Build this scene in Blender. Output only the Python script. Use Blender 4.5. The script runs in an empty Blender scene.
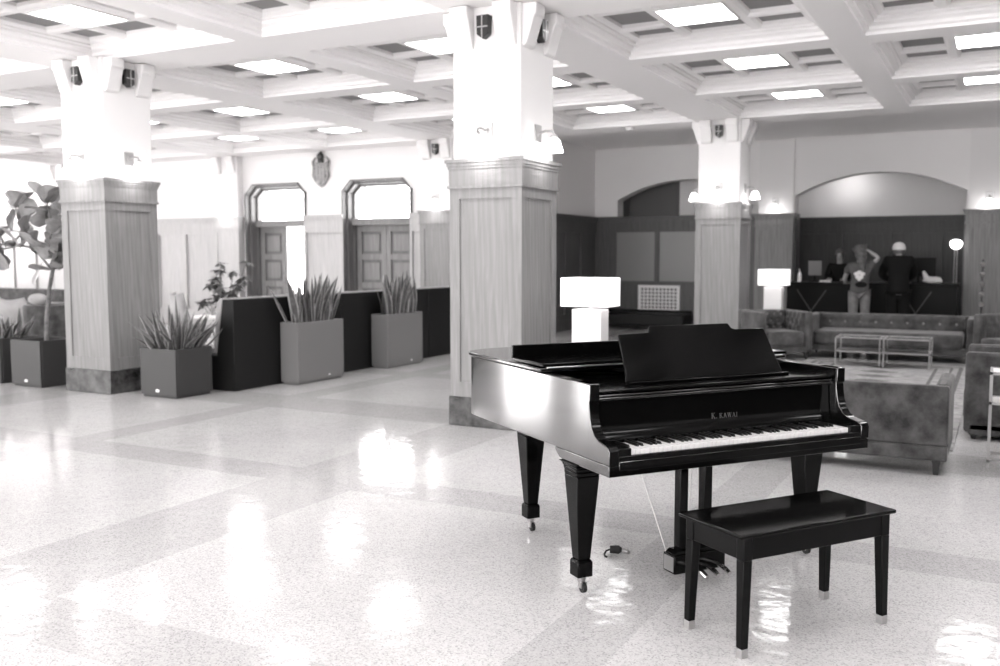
import bpy, bmesh, math, random
from mathutils import Vector, Matrix
R = math.radians
PI = math.pi
sc = bpy.context.scene
col = sc.collection

# ------------------------------------------------------------------ materials
def G(g):
    return (g, g * .982, g * .982, 1)

def new_mat(name):
    m = bpy.data.materials.new(name)
    m.use_nodes = True
    nt = m.node_tree
    b = nt.nodes['Principled BSDF']
    return m, nt, b

def plain(name, g, rough=.5, spec=.5, metal=0, coat=0, var=0, vscale=6, bump=0, bscale=40, sheen=0, stretch=None):
    m, nt, b = new_mat(name)
    b.inputs['Base Color'].default_value = G(g)
    b.inputs['Roughness'].default_value = rough
    b.inputs['Specular IOR Level'].default_value = spec
    b.inputs['Metallic'].default_value = metal
    b.inputs['Coat Weight'].default_value = coat
    b.inputs['Coat Roughness'].default_value = .03
    if coat > .9: b.inputs['Coat IOR'].default_value = 1.8; b.inputs['Coat Roughness'].default_value = .09
    if sheen:
        b.inputs['Sheen Weight'].default_value = sheen
        b.inputs['Sheen Roughness'].default_value = .4
        b.inputs['Sheen Tint'].default_value = G(.8)
    if var or bump:
        tc = nt.nodes.new('ShaderNodeTexCoord')
        mp = nt.nodes.new('ShaderNodeMapping')
        nt.links.new(tc.outputs['Object'], mp.inputs['Vector'])
        if stretch: mp.inputs['Scale'].default_value = stretch
    if var:
        n = nt.nodes.new('ShaderNodeTexNoise')
        n.inputs['Scale'].default_value = vscale
        n.inputs['Detail'].default_value = 5
        n.inputs['Roughness'].default_value = .6
        nt.links.new(mp.outputs['Vector'], n.inputs['Vector'])
        r = nt.nodes.new('ShaderNodeValToRGB')
        r.color_ramp.elements[0].position = .32
        r.color_ramp.elements[1].position = .68
        r.color_ramp.elements[0].color = G(max(g * (1 - var), 0))
        r.color_ramp.elements[1].color = G(min(g * (1 + var), 1))
        nt.links.new(n.outputs['Fac'], r.inputs['Fac'])
        nt.links.new(r.outputs['Color'], b.inputs['Base Color'])
    if bump:
        n2 = nt.nodes.new('ShaderNodeTexNoise')
        n2.inputs['Scale'].default_value = bscale
        n2.inputs['Detail'].default_value = 3
        nt.links.new(mp.outputs['Vector'], n2.inputs['Vector'])
        bp = nt.nodes.new('ShaderNodeBump')
        bp.inputs['Strength'].default_value = bump
        bp.inputs['Distance'].default_value = .01
        nt.links.new(n2.outputs['Fac'], bp.inputs['Height'])
        nt.links.new(bp.outputs['Normal'], b.inputs['Normal'])
    return m

def wood(name, lo, hi, rough=.42, scale=1.0, spec=.35):
    m, nt, b = new_mat(name)
    tc = nt.nodes.new('ShaderNodeTexCoord')
    mp = nt.nodes.new('ShaderNodeMapping')
    mp.inputs['Scale'].default_value = (14 * scale, 14 * scale, .8 * scale)
    nt.links.new(tc.outputs['Object'], mp.inputs['Vector'])
    n = nt.nodes.new('ShaderNodeTexNoise')
    n.inputs['Scale'].default_value = 1.6
    n.inputs['Detail'].default_value = 7
    n.inputs['Roughness'].default_value = .62
    n.inputs['Distortion'].default_value = 1.2
    nt.links.new(mp.outputs['Vector'], n.inputs['Vector'])
    w = nt.nodes.new('ShaderNodeTexWave')
    w.wave_type = 'BANDS'; w.bands_direction = 'DIAGONAL'
    w.inputs['Scale'].default_value = .7
    w.inputs['Distortion'].default_value = 7
    w.inputs['Detail'].default_value = 3
    nt.links.new(mp.outputs['Vector'], w.inputs['Vector'])
    mx = nt.nodes.new('ShaderNodeMix')
    mx.inputs['Factor'].default_value = .12
    nt.links.new(n.outputs['Fac'], mx.inputs[2])
    nt.links.new(w.outputs['Fac'], mx.inputs[3])
    r = nt.nodes.new('ShaderNodeValToRGB')
    r.color_ramp.elements[0].position = .25
    r.color_ramp.elements[1].position = .7
    r.color_ramp.elements[0].color = G(lo)
    r.color_ramp.elements[1].color = G(hi)
    nt.links.new(mx.outputs[0], r.inputs['Fac'])
    nt.links.new(r.outputs['Color'], b.inputs['Base Color'])
    b.inputs['Roughness'].default_value = rough
    b.inputs['Specular IOR Level'].default_value = spec
    return m

def terrazzo(name, base, chips):
    m, nt, b = new_mat(name)
    tc = nt.nodes.new('ShaderNodeTexCoord')
    v = nt.nodes.new('ShaderNodeTexVoronoi')
    v.inputs['Scale'].default_value = 150
    nt.links.new(tc.outputs['Object'], v.inputs['Vector'])
    v2 = nt.nodes.new('ShaderNodeSeparateColor')
    nt.links.new(v.outputs['Color'], v2.inputs['Color'])
    r = nt.nodes.new('ShaderNodeValToRGB')
    e = r.color_ramp.elements
    e[0].position = 0; e[0].color = G(base * chips)
    e[1].position = .24; e[1].color = G(base * .93)
    k = e.new(.45); k.color = G(base)
    k = e.new(.9); k.color = G(min(base * 1.1, .95))
    nt.links.new(v2.outputs['Red'], r.inputs['Fac'])
    n = nt.nodes.new('ShaderNodeTexNoise')
    n.inputs['Scale'].default_value = 1.1
    n.inputs['Detail'].default_value = 4
    nt.links.new(tc.outputs['Object'], n.inputs['Vector'])
    r2 = nt.nodes.new('ShaderNodeValToRGB')
    r2.color_ramp.elements[0].position = .3; r2.color_ramp.elements[0].color = (.9, .9, .9, 1)
    r2.color_ramp.elements[1].position = .7; r2.color_ramp.elements[1].color = (1, 1, 1, 1)
    nt.links.new(n.outputs['Fac'], r2.inputs['Fac'])
    mx = nt.nodes.new('ShaderNodeMix'); mx.data_type = 'RGBA'; mx.blend_type = 'MULTIPLY'
    mx.inputs['Factor'].default_value = 1
    nt.links.new(r.outputs['Color'], mx.inputs[6]); nt.links.new(r2.outputs['Color'], mx.inputs[7])
    nt.links.new(mx.outputs[2], b.inputs['Base Color'])
    b.inputs['Roughness'].default_value = .10
    b.inputs['Specular IOR Level'].default_value = .21
    n3 = nt.nodes.new('ShaderNodeTexNoise')
    n3.inputs['Scale'].default_value = 8
    n3.inputs['Detail'].default_value = 2
    nt.links.new(tc.outputs['Object'], n3.inputs['Vector'])
    bp = nt.nodes.new('ShaderNodeBump')
    bp.inputs['Strength'].default_value = .22
    bp.inputs['Distance'].default_value = .01
    nt.links.new(n3.outputs['Fac'], bp.inputs['Height'])
    nt.links.new(bp.outputs['Normal'], b.inputs['Normal'])
    return m

def glow(name, s, g=1.0):
    m, nt, b = new_mat(name)
    b.inputs['Base Color'].default_value = G(.8)
    b.inputs['Emission Color'].default_value = (g, g * .985, g * .985, 1)
    b.inputs['Emission Strength'].default_value = s
    b.inputs['Roughness'].default_value = .6
    return m

M = dict(
    paint=plain('white_paint', .78, .6, .3),
    wallgrey=plain('grey_wall_paint', .82, .7, .2),
    ceiling=plain('ceiling_paint', .9, .7, .2),
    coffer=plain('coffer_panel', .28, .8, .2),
    oak=wood('pale_oak', .17, .27),
    oakd=wood('brown_oak', .055, .10, rough=.4),
    oakdd=wood('dark_oak', .028, .055, rough=.4),
    marble=plain('grey_marble', .055, .2, .4, var=.9, vscale=7),
    lacq=plain('black_lacquer', .003, .10, .6, coat=.3),
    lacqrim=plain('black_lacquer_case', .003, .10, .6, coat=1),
    lacqd=plain('black_lacquer_dimmed', .002, .10, .14),  # same lacquer with its reflections held down so these parts stay dark
    satin=plain('black_satin', .003, .3, .12),
    felt=plain('black_felt', .003, .95, .05),
    ivory=plain('white_key', .68, .2, .5),
    ebony=plain('black_key', .006, .3, .4),
    chrome=plain('chrome', .75, .15, .5, metal=1),
    brass=plain('pale_brass', .55, .3, .5, metal=1),
    rod=plain('pale_metal_rod', .30, .5, .3),
    letter=plain('gilt_letter', .12, .3, .5, metal=.5),
    plate=plain('iron_plate', .25, .35, .5, metal=.6),
    rubber=plain('rubber', .02, .6, .3),
    pot_dark=plain('charcoal_pot', .038, .45, .4),
    pot_grey=plain('grey_pot', .17, .45, .4),
    soil=plain('soil', .03, .95, .1, var=.6, vscale=40),
    leaf=plain('leaf_green', .075, .4, .5, var=.45, vscale=9, stretch=(1, 1, 4)),
    leafedge=plain('leaf_margin', .34, .4, .5),
    figleaf=plain('fig_leaf', .28, .4, .5, var=.3, vscale=8),
    bark=plain('bark', .16, .8, .2, var=.4, vscale=20),
    booth=plain('black_vinyl', .007, .5, .25),
    trimpale=plain('pale_upholstery', .33, .6, .3, var=.1),
    velvet=plain('grey_velvet', .075, .8, .2, var=.5, vscale=5, sheen=.35, bump=.15, bscale=60),
    velvetd=plain('charcoal_velvet', .055, .8, .2, var=.6, vscale=7, sheen=.25, bump=.15, bscale=60),
    button=plain('button_highlit', .22, .7, .2),  # paler than the velvet, painting in the highlights on the buttons
    legwood=plain('dark_leg', .02, .4, .4),
    rug=plain('rug_wool', .34, .95, .05, var=.25, vscale=9, bump=.3, bscale=90),
    rugline=plain('rug_border', .16, .95, .05, var=.3, vscale=20),
    shade=glow('lamp_shade_glow', .2),
    lampbase=plain('white_ceramic', .82, .35, .5),
    sconceglass=glow('sconce_glass_glow', 1.1),
    panel=glow('ceiling_light_glow', 2.9),
    day=glow('daylit_glass', 2.6),
    transom=glow('daylit_transom', 2.2),
    counter=plain('black_counter', .004, .4, .12),
    strip=plain('pale_inlay', .05, .4, .4),
    screen=plain('monitor_black', .004, .5, .15),
    greyscreen=plain('monitor_grey', .16, .4, .4),
    glassdull=plain('frosted_glass_grey', .20, .3, .5),
    glassclear=plain('glass_pale', .30, .1, .5),
    skin=plain('skin', .36, .5, .3),
    hair=plain('hair_brown', .09, .5, .4, var=.5, vscale=30),
    tee=plain('grey_tshirt', .10, .8, .2, var=.2),
    jeans=plain('pale_denim', .20, .8, .2, var=.2, vscale=12),
    blackcloth=plain('black_cloth', .008, .85, .2),
    whitecloth=plain('white_cloth', .75, .8, .2),
    paper=plain('paper', .78, .7, .2),
    stone=plain('carved_plaster', .30, .6, .3, var=.6, vscale=14),
    lantern=plain('dark_lantern_glass', .02, .3, .5),
    nickel=plain('brushed_nickel', .45, .35, .5, metal=.8),
    eye=plain('eye_dark', .01, .2, .5),
)
TZ = terrazzo('terrazzo_pale', .54, .66)
TZD = terrazzo('terrazzo_band', .46, .66)

# ------------------------------------------------------------------ mesh builder
class MB:
    def __init__(s): s.v = []; s.f = []; s.m = []
    def add(s, vs, fs, mi=0):
        o = len(s.v); s.v += [tuple(p) for p in vs]
        for f in fs: s.f.append(tuple(i + o for i in f)); s.m.append(mi)
        return s
    def box(s, x0, x1, y0, y1, z0, z1, mi=0):
        return s.add([(x0, y0, z0), (x1, y0, z0), (x1, y1, z0), (x0, y1, z0), (x0, y0, z1), (x1, y0, z1), (x1, y1, z1), (x0, y1, z1)],
                     [(3, 2, 1, 0), (4, 5, 6, 7), (0, 1, 5, 4), (1, 2, 6, 5), (2, 3, 7, 6), (3, 0, 4, 7)], mi)
    def quad(s, a, b, c, d, mi=0): return s.add([a, b, c, d], [(0, 1, 2, 3)], mi)
    def frus(s, cx, cy, z0, w0, d0, z1, w1, d1, mi=0, cx1=None, cy1=None):
        cx1 = cx if cx1 is None else cx1; cy1 = cy if cy1 is None else cy1
        a = [(cx - w0/2, cy - d0/2, z0), (cx + w0/2, cy - d0/2, z0), (cx + w0/2, cy + d0/2, z0), (cx - w0/2, cy + d0/2, z0)]
        b = [(cx1 - w1/2, cy1 - d1/2, z1), (cx1 + w1/2, cy1 - d1/2, z1), (cx1 + w1/2, cy1 + d1/2, z1), (cx1 - w1/2, cy1 + d1/2, z1)]
        return s.add(a + b, [(3, 2, 1, 0), (4, 5, 6, 7), (0, 1, 5, 4), (1, 2, 6, 5), (2, 3, 7, 6), (3, 0, 4, 7)], mi)
    def prism(s, poly, axis, a, b, mi=0):
        # poly: CCW 2d points; axis x: (y,z)  y: (x,z)  z: (x,y)
        def P(p, t):
            return {'x': (t, p[0], p[1]), 'y': (p[0], t, p[1]), 'z': (p[0], p[1], t)}[axis]
        n = len(poly)
        vs = [P(p, a) for p in poly] + [P(p, b) for p in poly]
        fs = [tuple(range(n))[::-1], tuple(range(n, 2 * n))]
        for i in range(n):
            j = (i + 1) % n
            fs.append((i, j, n + j, n + i))
        return s.add(vs, fs, mi)
    def tube(s, pts, r, n=8, mi=0, closed=False):
        pts = [Vector(p) for p in pts]; k = len(pts)
        rr = r if isinstance(r, (list, tuple)) else [r] * k
        o = len(s.v); prev = None
        for i, p in enumerate(pts):
            if closed: t = pts[(i + 1) % k] - pts[i - 1]
            else: t = pts[min(i + 1, k - 1)] - pts[max(i - 1, 0)]
            t.normalize()
            if prev is None:
                up = Vector((0, 0, 1)) if abs(t.z) < .9 else Vector((1, 0, 0))
                a = t.cross(up).normalized()
            else:
                a = (prev - t * prev.dot(t)).normalized()
            prev = a; b = t.cross(a)
            for q in range(n):
                an = 2 * PI * q / n
                s.v.append(tuple(p + (a * math.cos(an) + b * math.sin(an)) * rr[i]))
        for i in range(k if closed else k - 1):
            j = (i + 1) % k
            for q in range(n):
                q2 = (q + 1) % n
                s.f.append((o + i*n + q, o + j*n + q, o + j*n + q2, o + i*n + q2)); s.m.append(mi)
        if not closed:
            s.f.append(tuple(o + q for q in range(n))); s.m.append(mi)
            s.f.append(tuple(o + (k-1)*n + q for q in range(n))[::-1]); s.m.append(mi)
        return s
    def lathe(s, prof, cx=0, cy=0, n=20, mi=0):
        o = len(s.v)
        for (r, z) in prof:
            for q in range(n):
                an = 2 * PI * q / n
                s.v.append((cx + r * math.cos(an), cy + r * math.sin(an), z))
        for i in range(len(prof) - 1):
            for q in range(n):
                q2 = (q + 1) % n
                s.f.append((o + i*n + q, o + i*n + q2, o + (i+1)*n + q2, o + (i+1)*n + q)); s.m.append(mi)
        s.f.append(tuple(o + q for q in range(n))[::-1]); s.m.append(mi)
        s.f.append(tuple(o + (len(prof)-1)*n + q for q in range(n))); s.m.append(mi)
        return s
    def ball(s, c, r, n=12, mi=0):
        rx, ry, rz = r if isinstance(r, (tuple, list)) else (r, r, r)
        o = len(s.v); h = n // 2 + 1
        for i in range(1, h):
            ph = PI * i / h
            for q in range(n):
                an = 2 * PI * q / n
                s.v.append((c[0] + rx * math.sin(ph) * math.cos(an), c[1] + ry * math.sin(ph) * math.sin(an), c[2] + rz * math.cos(ph)))
        top = len(s.v); s.v.append((c[0], c[1], c[2] + rz)); bot = len(s.v); s.v.append((c[0], c[1], c[2] - rz))
        for i in range(h - 2):
            for q in range(n):
                q2 = (q + 1) % n
                s.f.append((o + i*n + q, o + (i+1)*n + q, o + (i+1)*n + q2, o + i*n + q2)); s.m.append(mi)
        for q in range(n):
            q2 = (q + 1) % n
            s.f.append((top, o + q, o + q2)); s.m.append(mi)
            s.f.append((bot, o + (h-2)*n + q2, o + (h-2)*n + q)); s.m.append(mi)
        return s
    def xf(s, mat):
        s.v = [tuple(mat @ Vector(p)) for p in s.v]; return s
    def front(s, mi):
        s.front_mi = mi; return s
    def build(s, name, mats, parent=None, bevel=0, seg=2, smooth=35, loc=None, rz=0, recalc=True, sub=0):
        me = bpy.data.meshes.new(name)
        me.from_pydata(s.v, [], s.f)
        if not isinstance(mats, (list, tuple)): mats = [mats]
        for m in mats: me.materials.append(m)
        if len(mats) > 1: me.polygons.foreach_set('material_index', s.m)
        if recalc:
            bm = bmesh.new(); bm.from_mesh(me)
            bmesh.ops.recalc_face_normals(bm, faces=bm.faces)
            bm.to_mesh(me); bm.free()
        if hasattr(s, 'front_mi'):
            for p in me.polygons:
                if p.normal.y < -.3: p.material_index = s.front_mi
        if smooth:
            me.polygons.foreach_set('use_smooth', [True] * len(me.polygons))
            me.set_sharp_from_angle(angle=R(smooth))
        me.update()
        o = bpy.data.objects.new(name, me); col.objects.link(o)
        if parent: o.parent = parent
        if loc: o.location = loc
        if rz: o.rotation_euler.z = rz
        if bevel:
            b = o.modifiers.new('bevel', 'BEVEL'); b.width = bevel; b.segments = seg; b.limit_method = 'ANGLE'; b.angle_limit = R(40)
            b.harden_normals = False
        if sub:
            q = o.modifiers.new('sub', 'SUBSURF'); q.levels = sub; q.render_levels = sub
        return o

def lamp(parent, loc, energy, radius):
    l = bpy.data.lights.new('bulb', 'POINT'); l.energy = energy; l.shadow_soft_size = radius; l.color = (1, .985, .98)
    o = bpy.data.objects.new('bulb', l); col.objects.link(o); o.parent = parent; o.location = loc
    return o

def tag(o, label=None, cat=None, group=None, kind=None):
    if label: o['label'] = label
    if cat: o['category'] = cat
    if group: o['group'] = group
    if kind: o['kind'] = kind
    return o

def thing(name, label, cat, loc=(0, 0, 0), rz=0, group=None):
    o = bpy.data.objects.new(name, None); col.objects.link(o)
    o.location = loc; o.rotation_euler.z = rz
    o.empty_display_size = .1
    return tag(o, label, cat, group)

def struct(name, mb, mats, **k):
    o = mb.build(name, mats, **k)
    if not k.get('parent'): o['kind'] = 'structure'
    return o

def dup(root, loc, rz=None, label=None, group=None):
    r = root.copy(); col.objects.link(r); r.location = loc
    if rz is not None: r.rotation_euler.z = rz
    if label: r['label'] = label
    if group: r['group'] = group
    for ch in list(root.children):
        c = ch.copy(); col.objects.link(c); c.parent = r
        for g in list(ch.children):
            d = g.copy(); col.objects.link(d); d.parent = c
    return r

# ------------------------------------------------------------------ room grid
XC = [-25.14, -19.86, -14.58, -9.30, -4.02, 1.26, 6.54]
YC = [-.04, 7.64, 15.32]
XW, XE = -25.2, 6.9          # side walls
YD = 15.65                   # wall with the doors
YB = 19.40                   # back wall
XK = -7.95                   # return wall between them
HS, HC = 3.69, 3.86          # beam soffit, flat ceiling

XG = [x - .05 for x in XC]
xb = []
for c in XG: xb += [c - .36, c + .36] + ([c + 2.47, c + 2.81] if c < 6 else [])
yb = []
for c in YC: yb += [c - .36, c + .36] + ([c + 2.37, c + 2.75, c + 4.93, c + 5.31] if c < 15 else [])

# floor
f = MB()
fx = [-25.5] + xb[1:-1] + [7.3]; fy = [-4] + yb[:] + [22.5]
fx = [-25.5] + [x for x in xb if -25.4 < x < 7.2] + [7.3]
fy = [-4.0] + yb + [22.5]
def inx(x): return any(abs(x - c) < .36 for c in XG) or any(abs(x - c - 2.64) < .17 for c in XG)
def iny(y): return any(abs(y - c) < .36 for c in YC) or any(abs(y - c - 2.56) < .19 or abs(y - c - 5.12) < .19 for c in YC[:2])
for i in range(len(fx) - 1):
    for j in range(len(fy) - 1):
        mx_, my_ = (fx[i] + fx[i+1]) / 2, (fy[j] + fy[j+1]) / 2
        f.quad((fx[i], fy[j], 0), (fx[i+1], fy[j], 0), (fx[i+1], fy[j+1], 0), (fx[i], fy[j+1], 0), 1 if inx(mx_) or iny(my_) else 0)
struct('floor', f, [TZ, TZD], smooth=0, recalc=False)

# ceiling: beams, stepped coffers, flat part at the back
c = MB()
def ring(x0, x1, y0, y1, z, i2, z2, mi=0):
    a = [(x0, y0, z), (x1, y0, z), (x1, y1, z), (x0, y1, z)]
    b = [(x0 + i2, y0 + i2, z2), (x1 - i2, y0 + i2, z2), (x1 - i2, y1 - i2, z2), (x0 + i2, y1 - i2, z2)]
    c.add(a + b, [(0, 1, 5, 4), (1, 2, 6, 5), (2, 3, 7, 6), (3, 0, 4, 7)], mi)
lights = []
ZG = 3.84
def coffer(x0, x1, y0, y1):
    prof = [(0, HS), (0, HS + .03), (.035, HS + .045), (.035, HS + .075), (.085, HS + .10), (.085, HS + .125), (.12, HS + .13), (.12, ZG)]
    for (a, z), (b, z2) in zip(prof, prof[1:]):
        ring(x0 + a, x1 - a, y0 + a, y1 - a, z, b - a, z2)
    X0, X1, Y0, Y1 = x0 + .12, x1 - .12, y0 + .12, y1 - .12
    cx, cy = (x0 + x1) / 2, (y0 + y1) / 2
    xs = [X0, X0 + .03, cx - .40, cx - .33, cx + .33, cx + .40, X1 - .03, X1]
    ys = [Y0, Y0 + .03, cy - .40, cy - .33, cy + .33, cy + .40, Y1 - .03, Y1]
    z = ZG
    for i in range(7):
        for j in range(7):
            if i % 2 == 0 or j % 2 == 0:
                c.quad((xs[i], ys[j], z), (xs[i], ys[j+1], z), (xs[i+1], ys[j+1], z), (xs[i+1], ys[j], z))
            else:
                a0, a1, b0, b1 = xs[i], xs[i+1], ys[j], ys[j+1]
                if i == 3 and j == 3:
                    ring(a0, a1, b0, b1, z, 0, z + .02)
                    c.quad((a0, b0, z + .02), (a0, b1, z + .02), (a1, b1, z + .02), (a1, b0, z + .02))
                    lights.append((cx, cy))
                else:
                    ring(a0, a1, b0, b1, z, .035, z + .02)
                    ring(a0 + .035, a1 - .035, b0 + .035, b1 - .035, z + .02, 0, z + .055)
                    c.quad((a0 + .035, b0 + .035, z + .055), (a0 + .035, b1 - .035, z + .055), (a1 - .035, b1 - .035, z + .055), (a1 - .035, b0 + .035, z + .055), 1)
for i in range(len(xb) - 1):
    for j in range(len(yb) - 1):
        x0, x1, y0, y1 = xb[i], xb[i+1], yb[j], yb[j+1]
        mx_, my_ = (x0 + x1) / 2, (y0 + y1) / 2
        if inx(mx_) or iny(my_):
            c.quad((x0, y0, HS), (x0, y1, HS), (x1, y1, HS), (x1, y0, HS))
        else:
            coffer(x0, x1, y0, y1)
c.quad((XC[0] - .36, -4, HS), (XC[0] - .36, yb[0], HS), (xb[-1], yb[0], HS), (xb[-1], -4, HS))
c.quad((XK, yb[-1], HS), (7.3, yb[-1], HS), (7.3, yb[-1], HC), (XK, yb[-1], HC))
c.quad((XK - .3, yb[-1], HC), (XK - .3, 22.4, HC), (7.3, 22.4, HC), (7.3, yb[-1], HC))
# outer slab so the ceiling has thickness
c.box(-25.7, 7.4, -4, 22.5, 4.2, 4.35)
struct('ceiling', c, [M['ceiling'], M['coffer']], smooth=0, recalc=False)

def arch_pts(x0, x1, zs, zc, n=18):
    a = (x1 - x0) / 2; h = zc - zs; r = (a*a + h*h) / (2*h); cz = zc - r; cx = (x0 + x1) / 2
    a0 = math.asin(a / r)
    return [(cx + r * math.sin(t), cz + r * math.cos(t)) for t in [-a0 + 2 * a0 * i / n for i in range(n + 1)]]

# door wall
D1, D2 = (-14.22 + .0, -12.95), (-11.93, -10.30)
D1 = (-14.55, -12.95)
def octo(x0, x1): return [(x0, 0), (x0, 2.85), (x0 + .2, 3.05), (x1 - .2, 3.05), (x1, 2.85), (x1, 0)]
w = MB()
poly = [(XW, 0)] + octo(*D1) + octo(*D2) + [(XK, 0), (XK, 4.2), (XW, 4.2)]
w.prism(poly, 'y', YD, YD + .42)
struct('wall_north', w, M['paint'], smooth=0)
# return wall
w = MB(); w.box(XK - .3, XK, YD + .42, YB + .3, 0, 4.2)
struct('wall_return', w, M['wallgrey'], smooth=0)
# back wall with two arched openings
AL, AR = (-7.42, -4.40), (-3.66, -.60)
w = MB()
poly = [(XK, 0), (AL[0], 0)] + arch_pts(AL[0], AL[1], 2.74, 3.14) + [(AL[1], 0), (AR[0], 0)] + arch_pts(AR[0], AR[1], 2.74, 3.14) + [(AR[1], 0), (7.3, 0), (7.3, 4.2), (XK, 4.2)]
w.prism(poly, 'y', YB, YB + .35)
struct('wall_back', w, M['wallgrey'])
# niche and alcove behind the arches
w = MB()
w.box(AL[0] - .1, -6.25, YB + .8, YB + .9, 0, 3.6)
w.box(AL[0] - .1, AL[0] - .02, YB + .35, YB + .8, 0, 3.6)
w.box(AL[0] - .1, AL[1] + .3, YB + .35, YB + .9, 3.4, 3.5)
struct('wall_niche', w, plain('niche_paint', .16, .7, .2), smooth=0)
w = MB(); w.box(-6.25, AL[1] + .3, YB + .7, YB + .8, 0, 3.6); w.box(AL[1] + .22, AL[1] + .3, YB + .35, YB + .8, 0, 3.6)
struct('wall_panel', w, M['wallgrey'], smooth=0)
w = MB()
YA = 21.75
w.box(AR[0] - .6, AR[1] + .6, YA, YA + .15, 0, 3.7)
w.box(AR[0] - .6, AR[0] - .45, YB + .35, YA, 0, 3.7)
w.box(AR[1] + .45, AR[1] + .6, YB + .35, YA, 0, 3.7)
w.box(AR[0] - .6, AR[1] + .6, YB + .35, YA + .15, 3.32, 3.7)
struct('wall_alcove', w, M['wallgrey'], smooth=0)
# side walls
w = MB()
WY = [(1.2, 3.6), (4.6, 7.0), (8.4, 10.8), (11.9, 14.3)]
ys = [-4] + [v for p in WY for v in p] + [YD]
for a, b in zip(ys[0::2], ys[1::2]): w.box(XW - .3, XW, a, b, 0, 4.2)
for a, b in WY: w.box(XW - .3, XW, a, b, 0, .9); w.box(XW - .3, XW, a, b, 3.4, 4.2)
struct('wall_left', w, M['paint'], smooth=0)
for n, (a, b) in enumerate(WY):
    g = MB(); g.box(XW - .2, XW - .18, a, b, .9, 3.4)
    o = struct('window_%d' % (n + 1), g, M['day'], smooth=0)
    g = MB()
    for q in range(5):
        y = a + (b - a) * q / 4
        g.box(XW - .17, XW - .1, max(a, y - .03), min(b, y + .03), .9, 3.4)
    for z in (.9, 2.5, 3.34): g.box(XW - .17, XW - .1, a, b, z, z + .06)
    g.build('window_frame', M['paint'], o)
w = MB(); w.box(XE, XE + .3, -4, YB + .3, 0, 4.2)
struct('wall_right', w, M['wallgrey'], smooth=0)
w = MB(); w.box(2.6, XE + .3, -4.3, -4, 0, 4.2)  # unseen wall section, added to hold back sky light on the right
struct('wall_light_block', w, M['wallgrey'], smooth=0)

# wainscots (built as panelled trim)
def wainscot(name, mat, x0, x1, y, n, H=2.385, base=None, depth=.065, holes=None):
    """panelling facing -Y on the plane y"""
    b = MB()
    b.box(x0 + .001, x1 - .001, y - depth * .3, y, 0, H - .02)
    b.box(x0, x1, y - depth - .05, y, H - .05, H)
    b.box(x0, x1, y - depth - .025, y, H - .10, H - .05)
    b.box(x0, x1, y - depth, y, H - .25, H - .10)
    b.box(x0, x1, y - depth - .015, y, H - .275, H - .25)
    b.box(x0, x1, y - depth, y, H - .36, H - .275)
    b.box(x0, x1, y - depth - .01, y, 0, .22)
    b.box(x0, x1, y - depth, y, .22, .34)
    for i in range(n + 1):
        xx = x0 + (x1 - x0) * i / n
        b.box(max(x0, xx - .055), min(x1, xx + .055), y - depth, y, .34, H - .36)
    return struct(name, b, mat, smooth=0)
def wainscotX(name, mat, y0, y1, x, n, sgn, H=2.385, depth=.065):
    """panelling on the plane x, facing sgn*X"""
    b = MB()
    def bx(d, ya, yb_, za, zb):
        b.box(min(x, x + sgn*d), max(x, x + sgn*d), ya, yb_, za, zb)
    bx(depth*.5, y0, y1, 0, H - .02); bx(depth + .05, y0, y1, H - .05, H); bx(depth + .025, y0, y1, H - .1, H - .05)
    bx(depth, y0, y1, H - .25, H - .1); bx(depth + .015, y0, y1, H - .275, H - .25); bx(depth, y0, y1, H - .36, H - .275)
    bx(depth + .01, y0, y1, 0, .22); bx(depth, y0, y1, .22, .34)
    for i in range(n + 1):
        yy = y0 + (y1 - y0) * i / n
        bx(depth, max(y0, yy - .055), min(y1, yy + .055), .34, H - .36)
    return struct(name, b, mat, smooth=0)
paleoak = wood('oak_lit', .36, .50)  # same oak made paler, carrying the strong light on the door wall
wainscot('trim_1', paleoak, XW, D1[0] - .12, YD, 12)
wainscot('trim_2', paleoak, D1[1] + .0, D2[0] - .0, YD, 1)
wainscot('trim_3', paleoak, D2[1], XK, YD, 3)
wainscotX('trim_4', M['oakd'], YD + .42, YB, XK, 4, 1)
wainscotX('trim_5', M['oakdd'], -4, YB, XE, 22, -1)
# niche-side panelling with two glazed lights
b = MB()
H = 2.385
x0, x1 = XK, -4.40
b.box(x0, x1, YB - .10, YB + .3, H - .05, H); b.box(x0, x1, YB - .075, YB, H - .1, H - .05)
b.box(x0, x1, YB - .05, YB, H - .26, H - .1); b.box(x0, x1, YB - .065, YB, H - .285, H - .26); b.box(x0, x1, YB - .05, YB, 2.05, H - .285)
b.box(x0, -7.42, YB - .05, YB, .3, 2.05)
b.box(-6.55, -6.45, YB - .05, YB, .98, 2.05); b.box(-5.58, x1, YB - .05, YB, .3, 2.05)
b.box(-7.42, -5.58, YB - .05, YB, .3, .98)
b.box(x0, x1, YB - .065, YB, 0, .3)
b.box(-7.42, -5.58, YB - .03, YB + .02, .95, 1.0)
struct('trim_6', b, M['oakd'], smooth=0)
for n, (a, bb) in enumerate(((-7.42, -6.55), (-6.45, -5.58))):
    g = MB(); g.box(a, bb, YB - .02, YB, .98, 2.05)
    struct('window_%d' % (n + 5), g, M['glassdull'], smooth=0)
wainscot('trim_7', M['oakdd'], AR[0] - .45, AR[1] + .45, YA, 4)
wainscot('trim_8', M['oakd'], .14, XE, YB, 7)
# side panels inside the alcove opening
b = MB(); b.box(AR[0] - .04, AR[0] + .03, YB - .02, YB + .36, 0, 2.385); b.box(AR[1] - .03, AR[1] + .04, YB - .02, YB + .36, 0, 2.385)
struct('trim_9', b, M['oakd'], smooth=0)

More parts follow.
